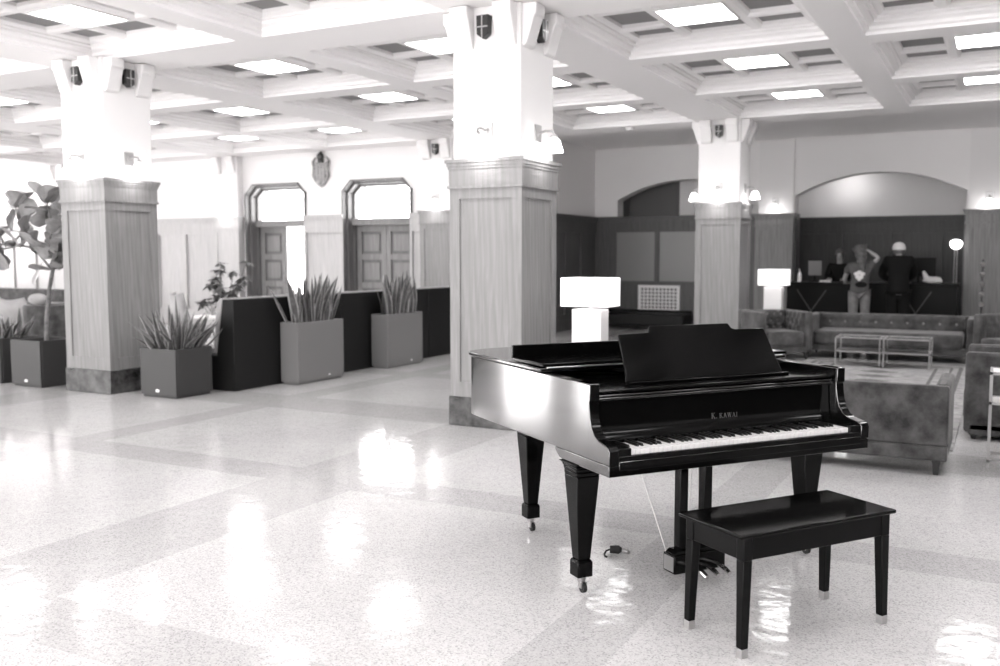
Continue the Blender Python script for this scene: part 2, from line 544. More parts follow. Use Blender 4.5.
# ------------------------------------------------------------------ columns
def make_column(label, X, Y, faces=('f', 'r', 'l', 'b'), half=None, oak=None):
    oak = oak or M['oak']
    t = thing('square_column', label, 'column', (X, Y, 0), 0, 'panelled columns of the hall')
    y1 = .36 if half is None else half
    def bx(m, e, z0, z1): m.box(-.36 - e, .36 + e, -.36 - e, y1 + (e if half is None else 0), z0, z1)
    m = MB(); bx(m, .012, 0, .265); m.build('base', M['marble'], t, bevel=.006)
    m = MB()
    e0 = -.015
    bx(m, e0, .265, 2.36)
    bx(m, .0, .265, .40); bx(m, 0, 2.04, 2.13)
    bx(m, .018, 2.13, 2.155); bx(m, .006, 2.155, 2.30); bx(m, .014, 2.30, 2.325); bx(m, .022, 2.325, 2.355); bx(m, .034, 2.355, 2.385)
    s = .10
    for sx in (-1, 1):
        for sy in ((-1, 1) if half is None else (-1,)):
            L_ = [(.36*sx, .36*sy), ((.36-s)*sx, .36*sy), ((.36-s)*sx, .31*sy), (.31*sx, .31*sy), (.31*sx, (.36-s)*sy), (.36*sx, (.36-s)*sy)]
            m.prism(L_, 'z', .40, 2.04)
    m.build('casing', oak, t, smooth=0)
    m = MB(); m.box(-.335, .335, -.335, y1 - (.025 if half is None else 0), 2.385, HS)
    m.build('shaft', M['paint'], t, bevel=.012)
    prof = [(.30, 3.31), (.37, 3.34), (.445, 3.57), (.465, 3.585), (.465, 3.685), (.30, 3.685)]
    rots = {'f': 0, 'r': 90, 'b': 180, 'l': 270}
    for fc in faces:
        for xo in (-.30, .12):
            k = MB(); k.prism([(-d, z) for d, z in prof], 'x', xo, xo + .18)
            k.xf(Matrix.Rotation(R(rots[fc]), 4, 'Z'))
            k.build('corbel', M['paint'], t, bevel=.012)
    return t
make_column('pale oak panelled column with white shaft standing directly behind the grand piano', -4.02, 7.64)
make_column('pale oak panelled column with white shaft on the left, beside the fig tree planter', -9.03, 7.47)
make_column('oak panelled column at middle right, behind the tip of the music desk', -4.02, 15.32, oak=wood('mid_oak', .18, .28))
make_column('half column set into the wall right of the closed double door', -9.30, 15.32, ('f', 'r', 'l'), .33)
make_column('half column set into the wall left of the half-open doorway', -15.01, 15.81, ('f',), -.16, oak=paleoak)
make_column('half column set into the bright wall behind the fig tree', -19.86, 15.32, ('f', 'r', 'l'), .33, oak=paleoak)

def make_pilaster(label, x0, x1, oak):
    t = thing('wall_pilaster', label, 'pilaster', ((x0 + x1) / 2, YB, 0), 0, 'oak pilasters of the back wall')
    h = (x1 - x0) / 2
    m = MB()
    m.box(-h + .012, h - .012, -.17, 0, 0, 2.36)
    m.box(-h, h, -.19, 0, 0, .30); m.box(-h, h, -.18, 0, 2.05, 2.13)
    for sx in (-1, 1): m.box(min(sx*h, sx*(h-.10)), max(sx*h, sx*(h-.10)), -.185, 0, .30, 2.05)
    for e, z0, z1 in ((.018, 2.13, 2.155), (.006, 2.155, 2.30), (.022, 2.30, 2.325), (.035, 2.325, 2.355), (.05, 2.355, 2.385)):
        m.box(-h - e, h + e, -.18 - e, 0, z0, z1)
    m.build('casing', oak, t, smooth=0)
    m = MB(); m.box(-h + .03, h - .03, -.05, 0, 2.385, 3.85); m.build('shaft', M['paint'], t)
    return t
pil_oak = wood('pilaster_oak', .14, .24)
make_pilaster('oak pilaster on the back wall left of the reception arch', -4.40, -3.66, pil_oak)
make_pilaster('oak pilaster on the back wall right of the reception arch', -.60, .14, pil_oak)

# ------------------------------------------------------------------ doors
def panel_leaf(m, x0, x1, y0, y1, z0, z1):
    """door leaf with recessed panels, facing -Y"""
    m.box(x0, x1, y0 + .034, y1, z0, z1, 1)  # recessed board in darker oak, standing in for shade around the panels
    s = .11
    m.box(x0, x0 + s, y0, y0 + .036, z0, z1); m.box(x1 - s, x1, y0, y0 + .036, z0, z1)
    rows = [z0, z0 + .22, z0 + .86, z0 + .98, z0 + 1.45, z0 + 1.57, z1 - .13, z1]
    for a, b in zip(rows[0::2], rows[1::2]): m.box(x0 + s, x1 - s, y0, y0 + .036, a, b)
    for a, b in zip(rows[1:-1:2], rows[2:-1:2]):
        m.box(x0 + s + .06, x1 - s - .06, y0 + .012, y0 + .036, a + .06, b - .06)
def make_door(n, x0, x1, open_right):
    fr = MB()
    o1 = [(x0 + .005, 0), (x0 + .005, 2.848), (x0 + .202, 3.045), (x1 - .202, 3.045), (x1 - .005, 2.848), (x1 - .005, 0)]; t = .09
    inn = [(x0 + t, 0), (x0 + t, 2.85 - .05), (x0 + .2 + .06, 3.05 - t), (x1 - .2 - .06, 3.05 - t), (x1 - t, 2.85 - .05), (x1 - t, 0)]
    # casing ring in front, stepped jamb behind
    def ringp(A, B, ya, yb_):
        for i in range(5):
            fr.add([(A[i][0], ya, A[i][1]), (A[i+1][0], ya, A[i+1][1]), (B[i+1][0], ya, B[i+1][1]), (B[i][0], ya, B[i][1]),
                    (A[i][0], yb_, A[i][1]), (A[i+1][0], yb_, A[i+1][1]), (B[i+1][0], yb_, B[i+1][1]), (B[i][0], yb_, B[i][1])],
                   [(0, 1, 2, 3), (7, 6, 5, 4), (0, 4, 5, 1), (1, 5, 6, 2), (2, 6, 7, 3), (3, 7, 4, 0)])
    out = [(x0 - .03, 0), (x0 - .03, 2.86), (x0 + .19, 3.08), (x1 - .19, 3.08), (x1 + .03, 2.86), (x1 + .03, 0)]
    ringp(out, o1, YD - .062, YD + .06)
    mid = [((a[0] + b[0]) / 2, (a[1] + b[1]) / 2) for a, b in zip(o1, inn)]
    ringp(o1, mid, YD + .06, YD + .22)
    ringp(o1, inn, YD + .22, YD + .42)
    root = struct('door_%d' % n, fr, door_oak, smooth=0)
    a, b = x0 + t, x1 - t
    m = MB(); m.box(a, b, YD + .12, YD + .40, 2.17, 2.27); m.box(a, b, YD + .08, YD + .40, 2.27, 2.30)
    m.build('transom_bar', pale_door, root)
    m = MB(); m.prism([(a, 2.30), (b, 2.30), (b, 2.80), (b - .12, 2.91), (a + .12, 2.91), (a, 2.80)], 'y', YD + .36, YD + .37)
    m.build('transom_pane', M['transom'], root, smooth=0)
    m = MB()
    for q in range(9):
        x = a + (b - a) * q / 8
        m.box(x - .004, x + .004, YD + .345, YD + .36, 2.30, 2.80 if q in (0, 8) else 2.90)
    for q in range(5): m.box(a, b, YD + .345, YD + .36, 2.36 + q*.11, 2.368 + q*.11)
    m.build('transom_lattice', M['nickel'], root, smooth=0)
    c_ = (a + b) / 2
    m = MB(); panel_leaf(m, a, c_ - .005, YD + .30, YD + .35, .01, 2.17)
    lf = m.build('door_leaf', [pale_door, door_oak], root, smooth=0)
    k = MB(); k.tube([(c_ - .05, YD + .30, 1.0), (c_ - .05, YD + .25, 1.0), (c_ - .05, YD + .25, 1.12), (c_ - .05, YD + .30, 1.12)], .008)
    k.build('door_handle', M['nickel'], lf)
    m = MB()
    if open_right:
        panel_leaf(m, 0, c_ - a - .005, 0, .05, .01, 2.17)
        m.xf(Matrix.Translation((b - .0, YD + .36, 0)) @ Matrix.Rotation(R(80), 4, 'Z'))
    else:
        panel_leaf(m, c_ + .005, b, YD + .30, YD + .35, .01, 2.17)
    m.build('door_leaf', [pale_door, door_oak], root, smooth=0)
    return root
door_oak = wood('door_casing_oak', .10, .17)
pale_door = wood('door_leaf_oak', .16, .26)
make_door(1, D1[0], D1[1], True)
make_door(2, D2[0], D2[1], False)

# ------------------------------------------------------------------ ceiling lights
LL = {(-2.605, 0): 'nearest of the row right of the centre column', (-2.605, 1): 'second of the row right of the centre column',
      (-2.605, 2): 'farthest of the row right of the centre column',
      (-.155, 0): 'nearest of the row at the far right edge', (-.155, 1): 'second of the row at the far right edge', (-.155, 2): 'farthest of the row at the far right edge',
      (-5.435, 0): 'partly behind the centre column top', (-5.435, 1): 'just right of the centre column shaft', (-5.435, 2): 'far off, above the grey arched niche',
      (-7.885, -1): 'above and in front of the left column', (-7.885, 0): 'second of the row right of the left column', (-7.885, 1): 'third of the row right of the left column',
      (-7.885, 2): 'far off at the left edge of the centre column',
      (-10.715, 0): 'half hidden behind the left column top', (-10.715, 1): 'second of the row above the umbrella plant', (-10.715, 2): 'above the carved wall shield, near the door wall',
      (-13.165, 0): 'at the far left edge, under the left beam', (-13.165, 1): 'hidden mostly by the left column shaft', (-13.165, 2): 'above the half column left of the doorway'}
proto = None
for (x, y) in lights:
    if x < -14 or y < 0 or (y < 5.5 and x < -9): continue
    j = int(round((y - 9.0) / 2.5))
    if x > .5: lab = 'beyond the right edge of the photo'  # unseen coffer lights, added to brighten the right side
    elif j < 0 and abs(x + 7.935) > .02 or j < -1: lab = 'overhead, beyond the top edge of the photo'  # out of view as well, added to brighten the foreground
    else: lab = LL.get((round(x + .05, 3), j))
    if lab is None: continue
    lab = 'square white ceiling light panel ' + lab
    if proto is None:
        proto = thing('ceiling_light', lab, 'ceiling light', (x, y, 3.825), 0, 'square lights in the ceiling coffers')
        m = MB()
        for a in (0, 1):
            m.box(-.33, .33, -.33 if a == 0 else .31, -.31 if a == 0 else .33, 0, .035)
            m.box(-.33 if a == 0 else .31, -.31 if a == 0 else .33, -.31, .31, 0, .035)
        m.build('frame', M['paint'], proto, smooth=0)
        m = MB(); m.box(-.31, .31, -.31, .31, .006, .03); m.build('diffuser', M['panel'], proto, smooth=0)
    else:
        dup(proto, (x, y, 3.825), 0, lab)

# alcove downlight, smoke detector
t = thing('downlight', 'small round recessed downlight under the reception arch ceiling', 'downlight', (-2.93, 21.2, 3.32))
m = MB(); m.lathe([(.09, -.012), (.09, 0), (.065, 0), (.065, -.012)], n=20); m.build('trim_ring', M['paint'], t)
m = MB(); m.lathe([(.064, -.008), (.064, -.002)], n=20); m.build('diffuser', M['panel'], t); lamp(t, (0, 0, -.22), 1.3, .08)
t = thing('smoke_detector', 'small white smoke detector under the beam left of the middle column', 'smoke detector', (-5.6, 15.2, HS))
m = MB(); m.lathe([(.075, 0), (.075, -.02), (.055, -.045), (.02, -.05)], n=20); m.build('housing', M['paint'], t)

# ------------------------------------------------------------------ sconces and shield lanterns
SP = None
def sconce(label, x, y, face, z=2.62):
    """face normal: f -> -Y, r -> +X, l -> -X"""
    global SP
    rz = {'f': 0, 'r': R(90), 'l': R(-90)}[face]
    g = 'glass sconces on columns and pilasters'
    if SP is None:
        SP = thing('wall_sconce', label, 'wall lamp', (x, y, z), rz, g)
        m = MB(); m.box(-.065, .065, -.012, 0, -.075, .075); m.frus(0, -.012, -.03, .05, .02, .03, .05, .02); m.build('wall_plate', M['nickel'], SP, bevel=.004)
        m = MB(); m.tube([(0, -.01, 0), (0, -.08, .015), (0, -.15, .01), (0, -.165, -.03)], .011, 8); m.lathe([(.03, -.055), (.03, -.03), (.015, -.02)], 0, -.165, 12)
        m.build('arm', M['nickel'], SP)
        m = MB(); m.lathe([(.03, -.05), (.05, -.07), (.062, -.11), (.078, -.16), (.084, -.175), (.07, -.175), (.03, -.06)], 0, -.165, 20)
        m.build('shade', M['sconceglass'], SP)
        lamp(SP, (0, -.165, -.19), .45, .05)
        return SP
    return dup(SP, (x, y, z), rz, label)
def col_sconces(X, Y, items):
    for fc, lab in items:
        p = {'f': (X, Y - .335), 'r': (X + .335, Y), 'l': (X - .335, Y)}[fc]
        sconce(lab, p[0], p[1], fc)
S = 'glass bell wall sconce on the '
col_sconces(-4.02, 7.64, [('f', S + 'front of the centre column behind the piano'), ('r', S + 'right side of the centre column behind the piano')])
col_sconces(-9.03, 7.47, [('f', S + 'front of the left column'), ('r', S + 'right side of the left column')])
col_sconces(-4.02, 15.32, [('f', S + 'front of the middle right column'), ('r', S + 'right side of the middle right column'), ('l', S + 'left side of the middle right column')])
col_sconces(-9.30, 15.32, [('f', S + 'half column right of the closed double door')])
col_sconces(-15.01, 15.81, [('f', S + 'half column left of the open doorway')])
sconce(S + 'pilaster left of the reception arch', -4.03, YB - .05, 'f', 2.62)
sconce(S + 'pilaster right of the reception arch', -.23, YB - .05, 'f', 2.62)

LP = None
def lantern(label, x, y, face):
    global LP
    rz = {'f': 0, 'r': R(90), 'l': R(-90)}[face]
    if LP is None:
        LP = thing('shield_lantern', label, 'lantern', (x, y, 3.50), rz, 'shield lanterns between corbels')
        sh = [(-.06, .10), (-.055, -.06), (0, -.10), (.055, -.06), (.06, .10)]
        m = MB(); m.prism(sh, 'y', -.075, 0); m.build('body', M['lantern'], LP, bevel=.006)
        m = MB(); m.box(-.005, .005, -.083, -.075, -.095, .10); m.box(-.056, .056, -.083, -.075, -.005, .005); m.build('bars', M['nickel'], LP, smooth=0)
        return LP
    return dup(LP, (x, y, 3.50), rz, label)
Q = 'small dark shield-shaped lantern between corbels on the '
for X, Y, nm, fcs in ((-4.02, 7.64, 'centre column', 'fr'), (-9.03, 7.47, 'left column', 'fr'), (-4.02, 15.32, 'middle right column', 'f'),
                      (-9.30, 15.32, 'half column by the door', 'f')):
    for fc in fcs:
        p = {'f': (X, Y - .335), 'r': (X + .335, Y)}[fc]
        lantern(Q + ('front of the ' if fc == 'f' else 'right side of the ') + nm, p[0], p[1], fc)

# carved shield between the doors
t = thing('wall_shield', 'ornate carved shield emblem with crest on the white wall between the doors', 'wall ornament', (-12.5, YD, 3.29))
m = MB(); m.prism([(-.16, .20), (-.17, -.10), (-.10, -.27), (0, -.33), (.10, -.27), (.17, -.10), (.16, .20), (.08, .16), (0, .20), (-.08, .16)], 'y', -.05, 0)
m.build('shield', M['stone'], t, bevel=.01)
m = MB()
for x in (-.08, 0, .08): m.box(x - .03, x + .03, -.065, -.05, -.20, .12)
for z in (-.08, .04): m.box(-.13, .13, -.075, -.05, z - .012, z + .012)
m.build('relief', M['trimpale'], t, bevel=.006)
m = MB(); m.ball((0, -.05, .29), (.085, .05, .09), 14); m.box(-.05, .05, -.07, 0, .17, .24); m.lathe([(.02, .36), (.03, .39), (.005, .41)], 0, -.04, 10)
m.build('crest', M['lantern'], t)
for sx in (-1, 1):
    m = MB(); m.tube([(sx*.14, -.03, .28), (sx*.20, -.04, .20), (sx*.175, -.05, .05), (sx*.20, -.04, -.10), (sx*.12, -.03, -.24)], [.02, .03, .022, .03, .015], 8)
    m.build('supporter', M['stone'], t)

# ------------------------------------------------------------------ grand piano
ang = R(53.08)
P = thing('grand_piano', 'glossy black baby grand piano with folded front lid and keyboard facing right', 'piano', (-1.412, 3.627, 0), ang)
W = 1.465
def cat(pts, n=8):
    out = []
    for i in range(len(pts) - 1):
        p0 = Vector(pts[max(i-1, 0)]); p1 = Vector(pts[i]); p2 = Vector(pts[i+1]); p3 = Vector(pts[min(i+2, len(pts)-1)])
        for k in range(n):
            t_ = k / n
            out.append(tuple(.5 * ((2*p1) + (p2-p0)*t_ + (2*p0-5*p1+4*p2-p3)*t_*t_ + (3*p1-p0-3*p2+p3)*t_**3)))
    out.append(tuple(pts[-1])); return out
tail = cat([(0, 1.42), (.010, 1.475), (.05, 1.53), (.17, 1.585), (.32, 1.60), (.47, 1.575), (.60, 1.49), (.72, 1.36), (.86, 1.23), (1.05, 1.14), (1.24, 1.06), (1.37, .93), (1.432, .78), (W, .62)], 5)
def outline(v0): return [(0, v0)] + tail + [(W, v0)]
def offset(pl, d):
    """offset an open polyline to its right-hand inside (towards the piano's middle)"""
    o = []
    for i, p in enumerate(pl):
        a = Vector(pl[max(i-1, 0)]); b = Vector(pl[min(i+1, len(pl)-1)])
        t_ = (b - a).normalized()
        nrm = Vector((t_.y, -t_.x))
        o.append((p[0] + nrm.x * d, p[1] + nrm.y * d))
    return o
ol = outline(.17)
inn = offset(ol, .05); inn[0] = (.05, .17); inn[-1] = (W - .05, .17)
m = MB(); n = len(ol)
zb, zt = .655, .98
vs = [(p[0], p[1], zb) for p in ol] + [(p[0], p[1], zt) for p in ol] + [(p[0], p[1], zb) for p in inn] + [(p[0], p[1], zt) for p in inn]
fs = []
for i in range(n - 1):
    fs += [(i, i+1, n+i+1, n+i), (2*n+i+1, 2*n+i, 3*n+i, 3*n+i+1), (n+i, n+i+1, 3*n+i+1, 3*n+i), (i+1, i, 2*n+i, 2*n+i+1)]
fs += [(0, n, 3*n, 2*n), (n-1, 3*n-1, 4*n-1, 2*n-1)]
m.add(vs, fs)
arm = [(0, .655), (0, .715), (.008, .728), (.025, .735), (.085, .745), (.12, .762), (.146, .792), (.160, .83), (.168, .875), (.170, .905), (.163, .908), (.163, .98), (.30, .98), (.30, .655)]
for u0 in (0, W - .05): m.prism(arm[::-1], 'x', u0 + .0005, u0 + .0495)
m.front(1).build('rim', [M['lacqrim'], M['lacqd']], P, bevel=.004, smooth=30)  # keyboard-facing faces take the dimmed copy of the same lacquer
m = MB(); m.prism([(p[0] + (.0 if 1 else 0), p[1]) for p in offset(outline(.35), .03)][::-1], 'z', .66, .68); m.build('soundboard', M['satin'], P)
m = MB(); m.prism(offset(outline(.72), .08)[::-1], 'z', .86, .875); m.build('iron_plate', M['plate'], P)
# bottom beams
m = MB(); m.box(.15, .22, .45, 1.35, .60, .66); m.box(.6, .67, .45, 1.40, .60, .66); m.box(1.1, 1.17, .45, 1.05, .60, .66); m.build('bracing', M['satin'], P)
# key bed with lower moulding
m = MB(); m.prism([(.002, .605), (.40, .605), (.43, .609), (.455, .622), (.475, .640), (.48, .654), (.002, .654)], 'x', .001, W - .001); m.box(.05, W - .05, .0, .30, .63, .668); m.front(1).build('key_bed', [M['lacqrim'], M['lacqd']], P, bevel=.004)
m = MB(); m.box(.05, W - .05, .004, .026, .655, .690); m.build('key_slip', M['lacqd'], P, bevel=.004)
for u0 in (.05, W - .05 - .066):
    m = MB(); m.box(u0, u0 + .066, .008, .19, .668, .722); m.build('cheek_block', M['lacqd'], P, bevel=.005)
# keyboard
kb = MB(); kb.box(.116, W - .116, .03, .20, .668, .69); kbo = kb.build('keyboard', M['satin'], P)
k0, kw = .117, (W - .234) / 52
wm = MB(); wm.box(.0006, kw - .0006, .018, .175, .69, .712); wk = wm.build('white_key', M['ivory'], kbo, bevel=.0015)
wk.location.x = k0
bmq = MB(); bmq.add([(-.0055, .068, .711), (.0055, .068, .711), (.0055, .176, .711), (-.0055, .176, .711), (-.0042, .074, .723), (.0042, .074, .723), (.0042, .176, .723), (-.0042, .176, .723)],
                    [(3, 2, 1, 0), (4, 5, 6, 7), (0, 1, 5, 4), (1, 2, 6, 5), (2, 3, 7, 6), (3, 0, 4, 7)])
bk = bmq.build('black_key', M['ebony'], kbo, bevel=.001)
first = True
for i in range(52):
    if i:
        q = wk.copy(); col.objects.link(q); q.location.x = k0 + i * kw
    if i < 51 and (i % 7) in (0, 2, 3, 5, 6):   # A B C D E F G
        if first: bk.location.x = k0 + (i + 1) * kw; first = False
        else:
            q = bk.copy(); col.objects.link(q); q.location.x = k0 + (i + 1) * kw
# fallboard, folded up above the keys
pr = [(.180, .724), (.188, .724), (.208, .755), (.214, .80), (.222, .925), (.198, .930), (.194, .938), (.198, .946), (.25, .946), (.25, .68), (.19, .68)]
m = MB(); m.prism(pr[::-1], 'x', .052, W - .052); m.build('fallboard', M['lacqd'], P, bevel=.003, smooth=40)
m = MB(); m.box(.053, W - .053, .188, .216, .898, .912); m.box(.053, W - .053, .194, .22, .912, .924); m.build('fallboard_rail', M['lacq'], P, bevel=.004)
# maker's lettering K. KAWAI, serif capitals
def glyph(m, ch, x, h):
    th, tn, sf = .16*h, .07*h, .07*h
    def bar(a, b, t_):
        a, b = Vector(a), Vector(b); d = (b - a).normalized(); nn = Vector((-d.y, d.x)) * t_ / 2
        m.prism([tuple(a - nn), tuple(b - nn), tuple(b + nn), tuple(a + nn)], 'z', 0, .0012)
    def ser(cx, y, w_): m.prism([(cx - w_/2, y), (cx + w_/2, y), (cx + w_/2, y + sf*.7), (cx - w_/2, y + sf*.7)], 'z', 0, .0012)
    if ch == 'K':
        bar((x + .16*h, 0), (x + .16*h, h), th); ser(x + .16*h, 0, .34*h); ser(x + .16*h, h - sf*.7, .34*h)
        bar((x + .2*h, .42*h), (x + .66*h, h), tn); bar((x + .36*h, .58*h), (x + .72*h, 0), th); ser(x + .66*h, h - sf*.7, .3*h); ser(x + .74*h, 0, .3*h); return .92*h
    if ch == 'A':
        bar((x + .1*h, 0), (x + .42*h, h), tn); bar((x + .42*h, h), (x + .74*h, 0), th); bar((x + .22*h, .33*h), (x + .62*h, .33*h), tn); ser(x + .1*h, 0, .28*h); ser(x + .74*h, 0, .3*h); return .88*h
    if ch == 'W':
        bar((x + .1*h, h), (x + .34*h, 0), th); bar((x + .34*h, 0), (x + .56*h, h), tn); bar((x + .56*h, h), (x + .8*h, 0), th); bar((x + .8*h, 0), (x + 1.04*h, h), tn)
        for cx in (.1, .56, 1.04): ser(x + cx*h, h - sf*.7, .28*h)
        return 1.18*h
    if ch == 'I': bar((x + .18*h, 0), (x + .18*h, h), th); ser(x + .18*h, 0, .34*h); ser(x + .18*h, h - sf*.7, .34*h); return .4*h
    if ch == '.': m.prism([(x, 0), (x + .14*h, 0), (x + .14*h, .14*h), (x, .14*h)], 'z', 0, .0012); return .34*h
    return .25*h
m = MB(); x = 0
for ch, hh in zip('K. KAWAI', (.026,)*2 + (.02,) + (.022,)*5): x += glyph(m, ch, x, hh) + .003
m.xf(Matrix.Translation((.763 - x / 2, .2088, .774)) @ Matrix.Rotation(R(84), 4, 'X'))
m.build('maker_lettering', M['letter'], P, smooth=0)
# shelf behind the fallboard, music desk
m = MB(); m.box(.052, W - .052, .25, .70, .925, .944); m.build('music_shelf', M['lacqd'], P, bevel=.003)
m = MB(); m.box(.30, 1.23, .30, .33, .944, .956); m.build('desk_ledge', M['lacqd'], P, bevel=.003)
dk = [(.285, 0), (1.215, 0), (1.205, .03), (1.165, .237), (.985, .237), (.965, .245), (.95, .27), (.49, .27), (.48, .26), (.475, .237), (.305, .233), (.298, .05), (.29, .02)]
m = MB(); m.prism(dk, 'z', -.014, 0)
m.xf(Matrix.Translation((0, .325, .954)) @ Matrix.Rotation(R(66), 4, 'X'))
m.build('music_desk', M['lacqd'], P, bevel=.004)
m = MB(); m.box(.68, .70, .345, .52, .946, .956); m.tube([(.69, .50, .955), (.69, .415, 1.08)], .006); m.build('desk_prop', M['brass'], P)
# lid and folded front flap
lo = [(-.014, .60)] + [(p[0], p[1]) for p in offset(tail, -.014)] + [(W + .014, .60)]
m = MB(); m.prism(lo[::-1], 'z', .984, 1.003); lid = m.build('lid', M['lacq'], P, bevel=.005, seg=3)
m = MB(); m.box(.0, W + .014, .60, .945, 1.007, 1.024); m.box(.0, W + .014, .925, .945, 1.024, 1.085); m.build('front_lid', M['lacqd'], P, bevel=.004, seg=3)
m = MB(); m.tube([(0.02, .594, 1.005), (W - .02, .594, 1.005)], .004, 8); m.build('piano_hinge', M['brass'], P)
# legs with casters
def piano_leg(u, v):
    m = MB()
    m.frus(u, v, .545, .118, .118, .155, .062, .062)
    fl_ = [(.545, .118), (.565, .121), (.582, .127), (.594, .136), (.601, .146), (.606, .16)]
    for (z0, w0), (z1, w1) in zip(fl_, fl_[1:]): m.frus(u, v, z0, w0, w0, z1, w1, w1)
    m.frus(u, v, .155, .062, .062, .145, .078, .078); m.box(u - .039, u + .039, v - .039, v + .039, .075, .145)
    lg = m.build('leg', M['lacqd'], P, bevel=.004)
    m = MB(); m.lathe([(.018, .045), (.02, .05), (.022, .07)], u, v, 12)
    m.box(u - .016, u - .008, v - .028, v, .022, .05); m.box(u + .008, u + .016, v - .028, v, .022, .05)
    m.build('caster_fork', M['brass'], lg)
    m = MB(); m.tube([(u - .009, v - .018, .0235), (u + .009, v - .018, .0235)], .0235, 16); m.build('caster_wheel', M['rubber'], lg)
piano_leg(.066, .34); piano_leg(W - .072, .34); piano_leg(.295, 1.30)
# pedal lyre
m = MB(); m.box(.52, .815, .25, .345, .035, .125); m.frus(.6675, .2975, .125, .285, .085, .145, .25, .07)
ly = m.build('pedal_lyre', M['lacqd'], P, bevel=.005)
for u0 in (.565, .705):
    m = MB(); m.box(u0, u0 + .045, .275, .325, .14, .606); m.build('lyre_post', M['lacqd'], ly, bevel=.004)
m = MB(); m.box(.51, .80, .285, .315, .55, .575); m.build('lyre_rail', M['lacq'], ly, bevel=.003)
for u0 in (.62, .685, .75):
    m = MB(); m.tube([(u0, .29, .07), (u0, .22, .066), (u0, .17, .058), (u0, .135, .046)], [.009, .010, .014, .012], 10); m.build('pedal', M['chrome'], ly)
    m = MB(); m.tube([(u0, .30, .14), (u0 * .5 + .34, .30, .606)], .0025, 6); m.build('pedal_rod', M['brass'], ly)
m = MB()
m.tube([(.535, .34, .12), (.50, .60, .61)], .003, 8)
m.build('lyre_brace', M['nickel'], ly)
m = MB(); m.tube([(.815, .34, .12), (.87, .60, .61)], .004, 8)
m.build('lyre_brace', M['nickel'], ly)
# light end plate of the lyre box
m = MB(); m.box(.518, .5205, .26, .335, .045, .115); m.build('lyre_end_plate', M['greyscreen'], ly)

# ------------------------------------------------------------------ bench
ba = R(54.8)
t = thing('piano_bench', 'glossy black wooden piano bench with tapered legs and pale metal feet', 'bench', (-.733, 3.912, 0), ba)
m = MB(); m.box(-.418, .410, -.190, .190, .470, .487); m.build('seat_top', M['lacqd'], t, bevel=.006, seg=3)
m = MB()
for sy in (-1, 1): m.box(-.36, .36, sy*.160 - .009, sy*.160 + .009, .378, .470)
for sx in (-1, 1): m.box(sx*.375 - .009, sx*.375 + .009, -.15, .15, .378, .470)
m.build('apron', M['satin'], t, bevel=.003)
for sx in (-1, 1):
    for sy in (-1, 1):
        m = MB(); m.frus(sx*.368, sy*.153, .378, .043, .043, .470, .043, .043); m.frus(sx*.376, sy*.159, .036, .033, .033, .378, .043, .043, 0, sx*.368, sy*.153)
        lg = m.build('leg', M['satin'], t, bevel=.003)
        m = MB(); m.frus(sx*.376, sy*.159, 0, .032, .032, .036, .035, .035); m.build('metal_foot', M['nickel'], lg, bevel=.002)

# plug and cord on the floor
t = thing('power_plug', 'black electrical plug end lying on the floor under the piano', 'plug', (-1.70, 4.47, 0), R(25))
m = MB(); m.tube([(-.03, 0, .022), (.015, 0, .022), (.03, 0, .02)], [.02, .022, .012], 12); m.build('housing', M['rubber'], t)
m = MB(); m.tube([(.028, 0, .02), (.055, 0, .012), (.07, .01, .006)], [.010, .012, .008], 10); m.build('sleeve', M['nickel'], t)
m = MB(); m.tube([(-.03, 0, .022), (-.05, -.01, .018), (-.06, -.03, .007), (-.058, -.06, .005), (-.05, -.07, .005)], .005, 8); m.build('cord', M['rubber'], t)

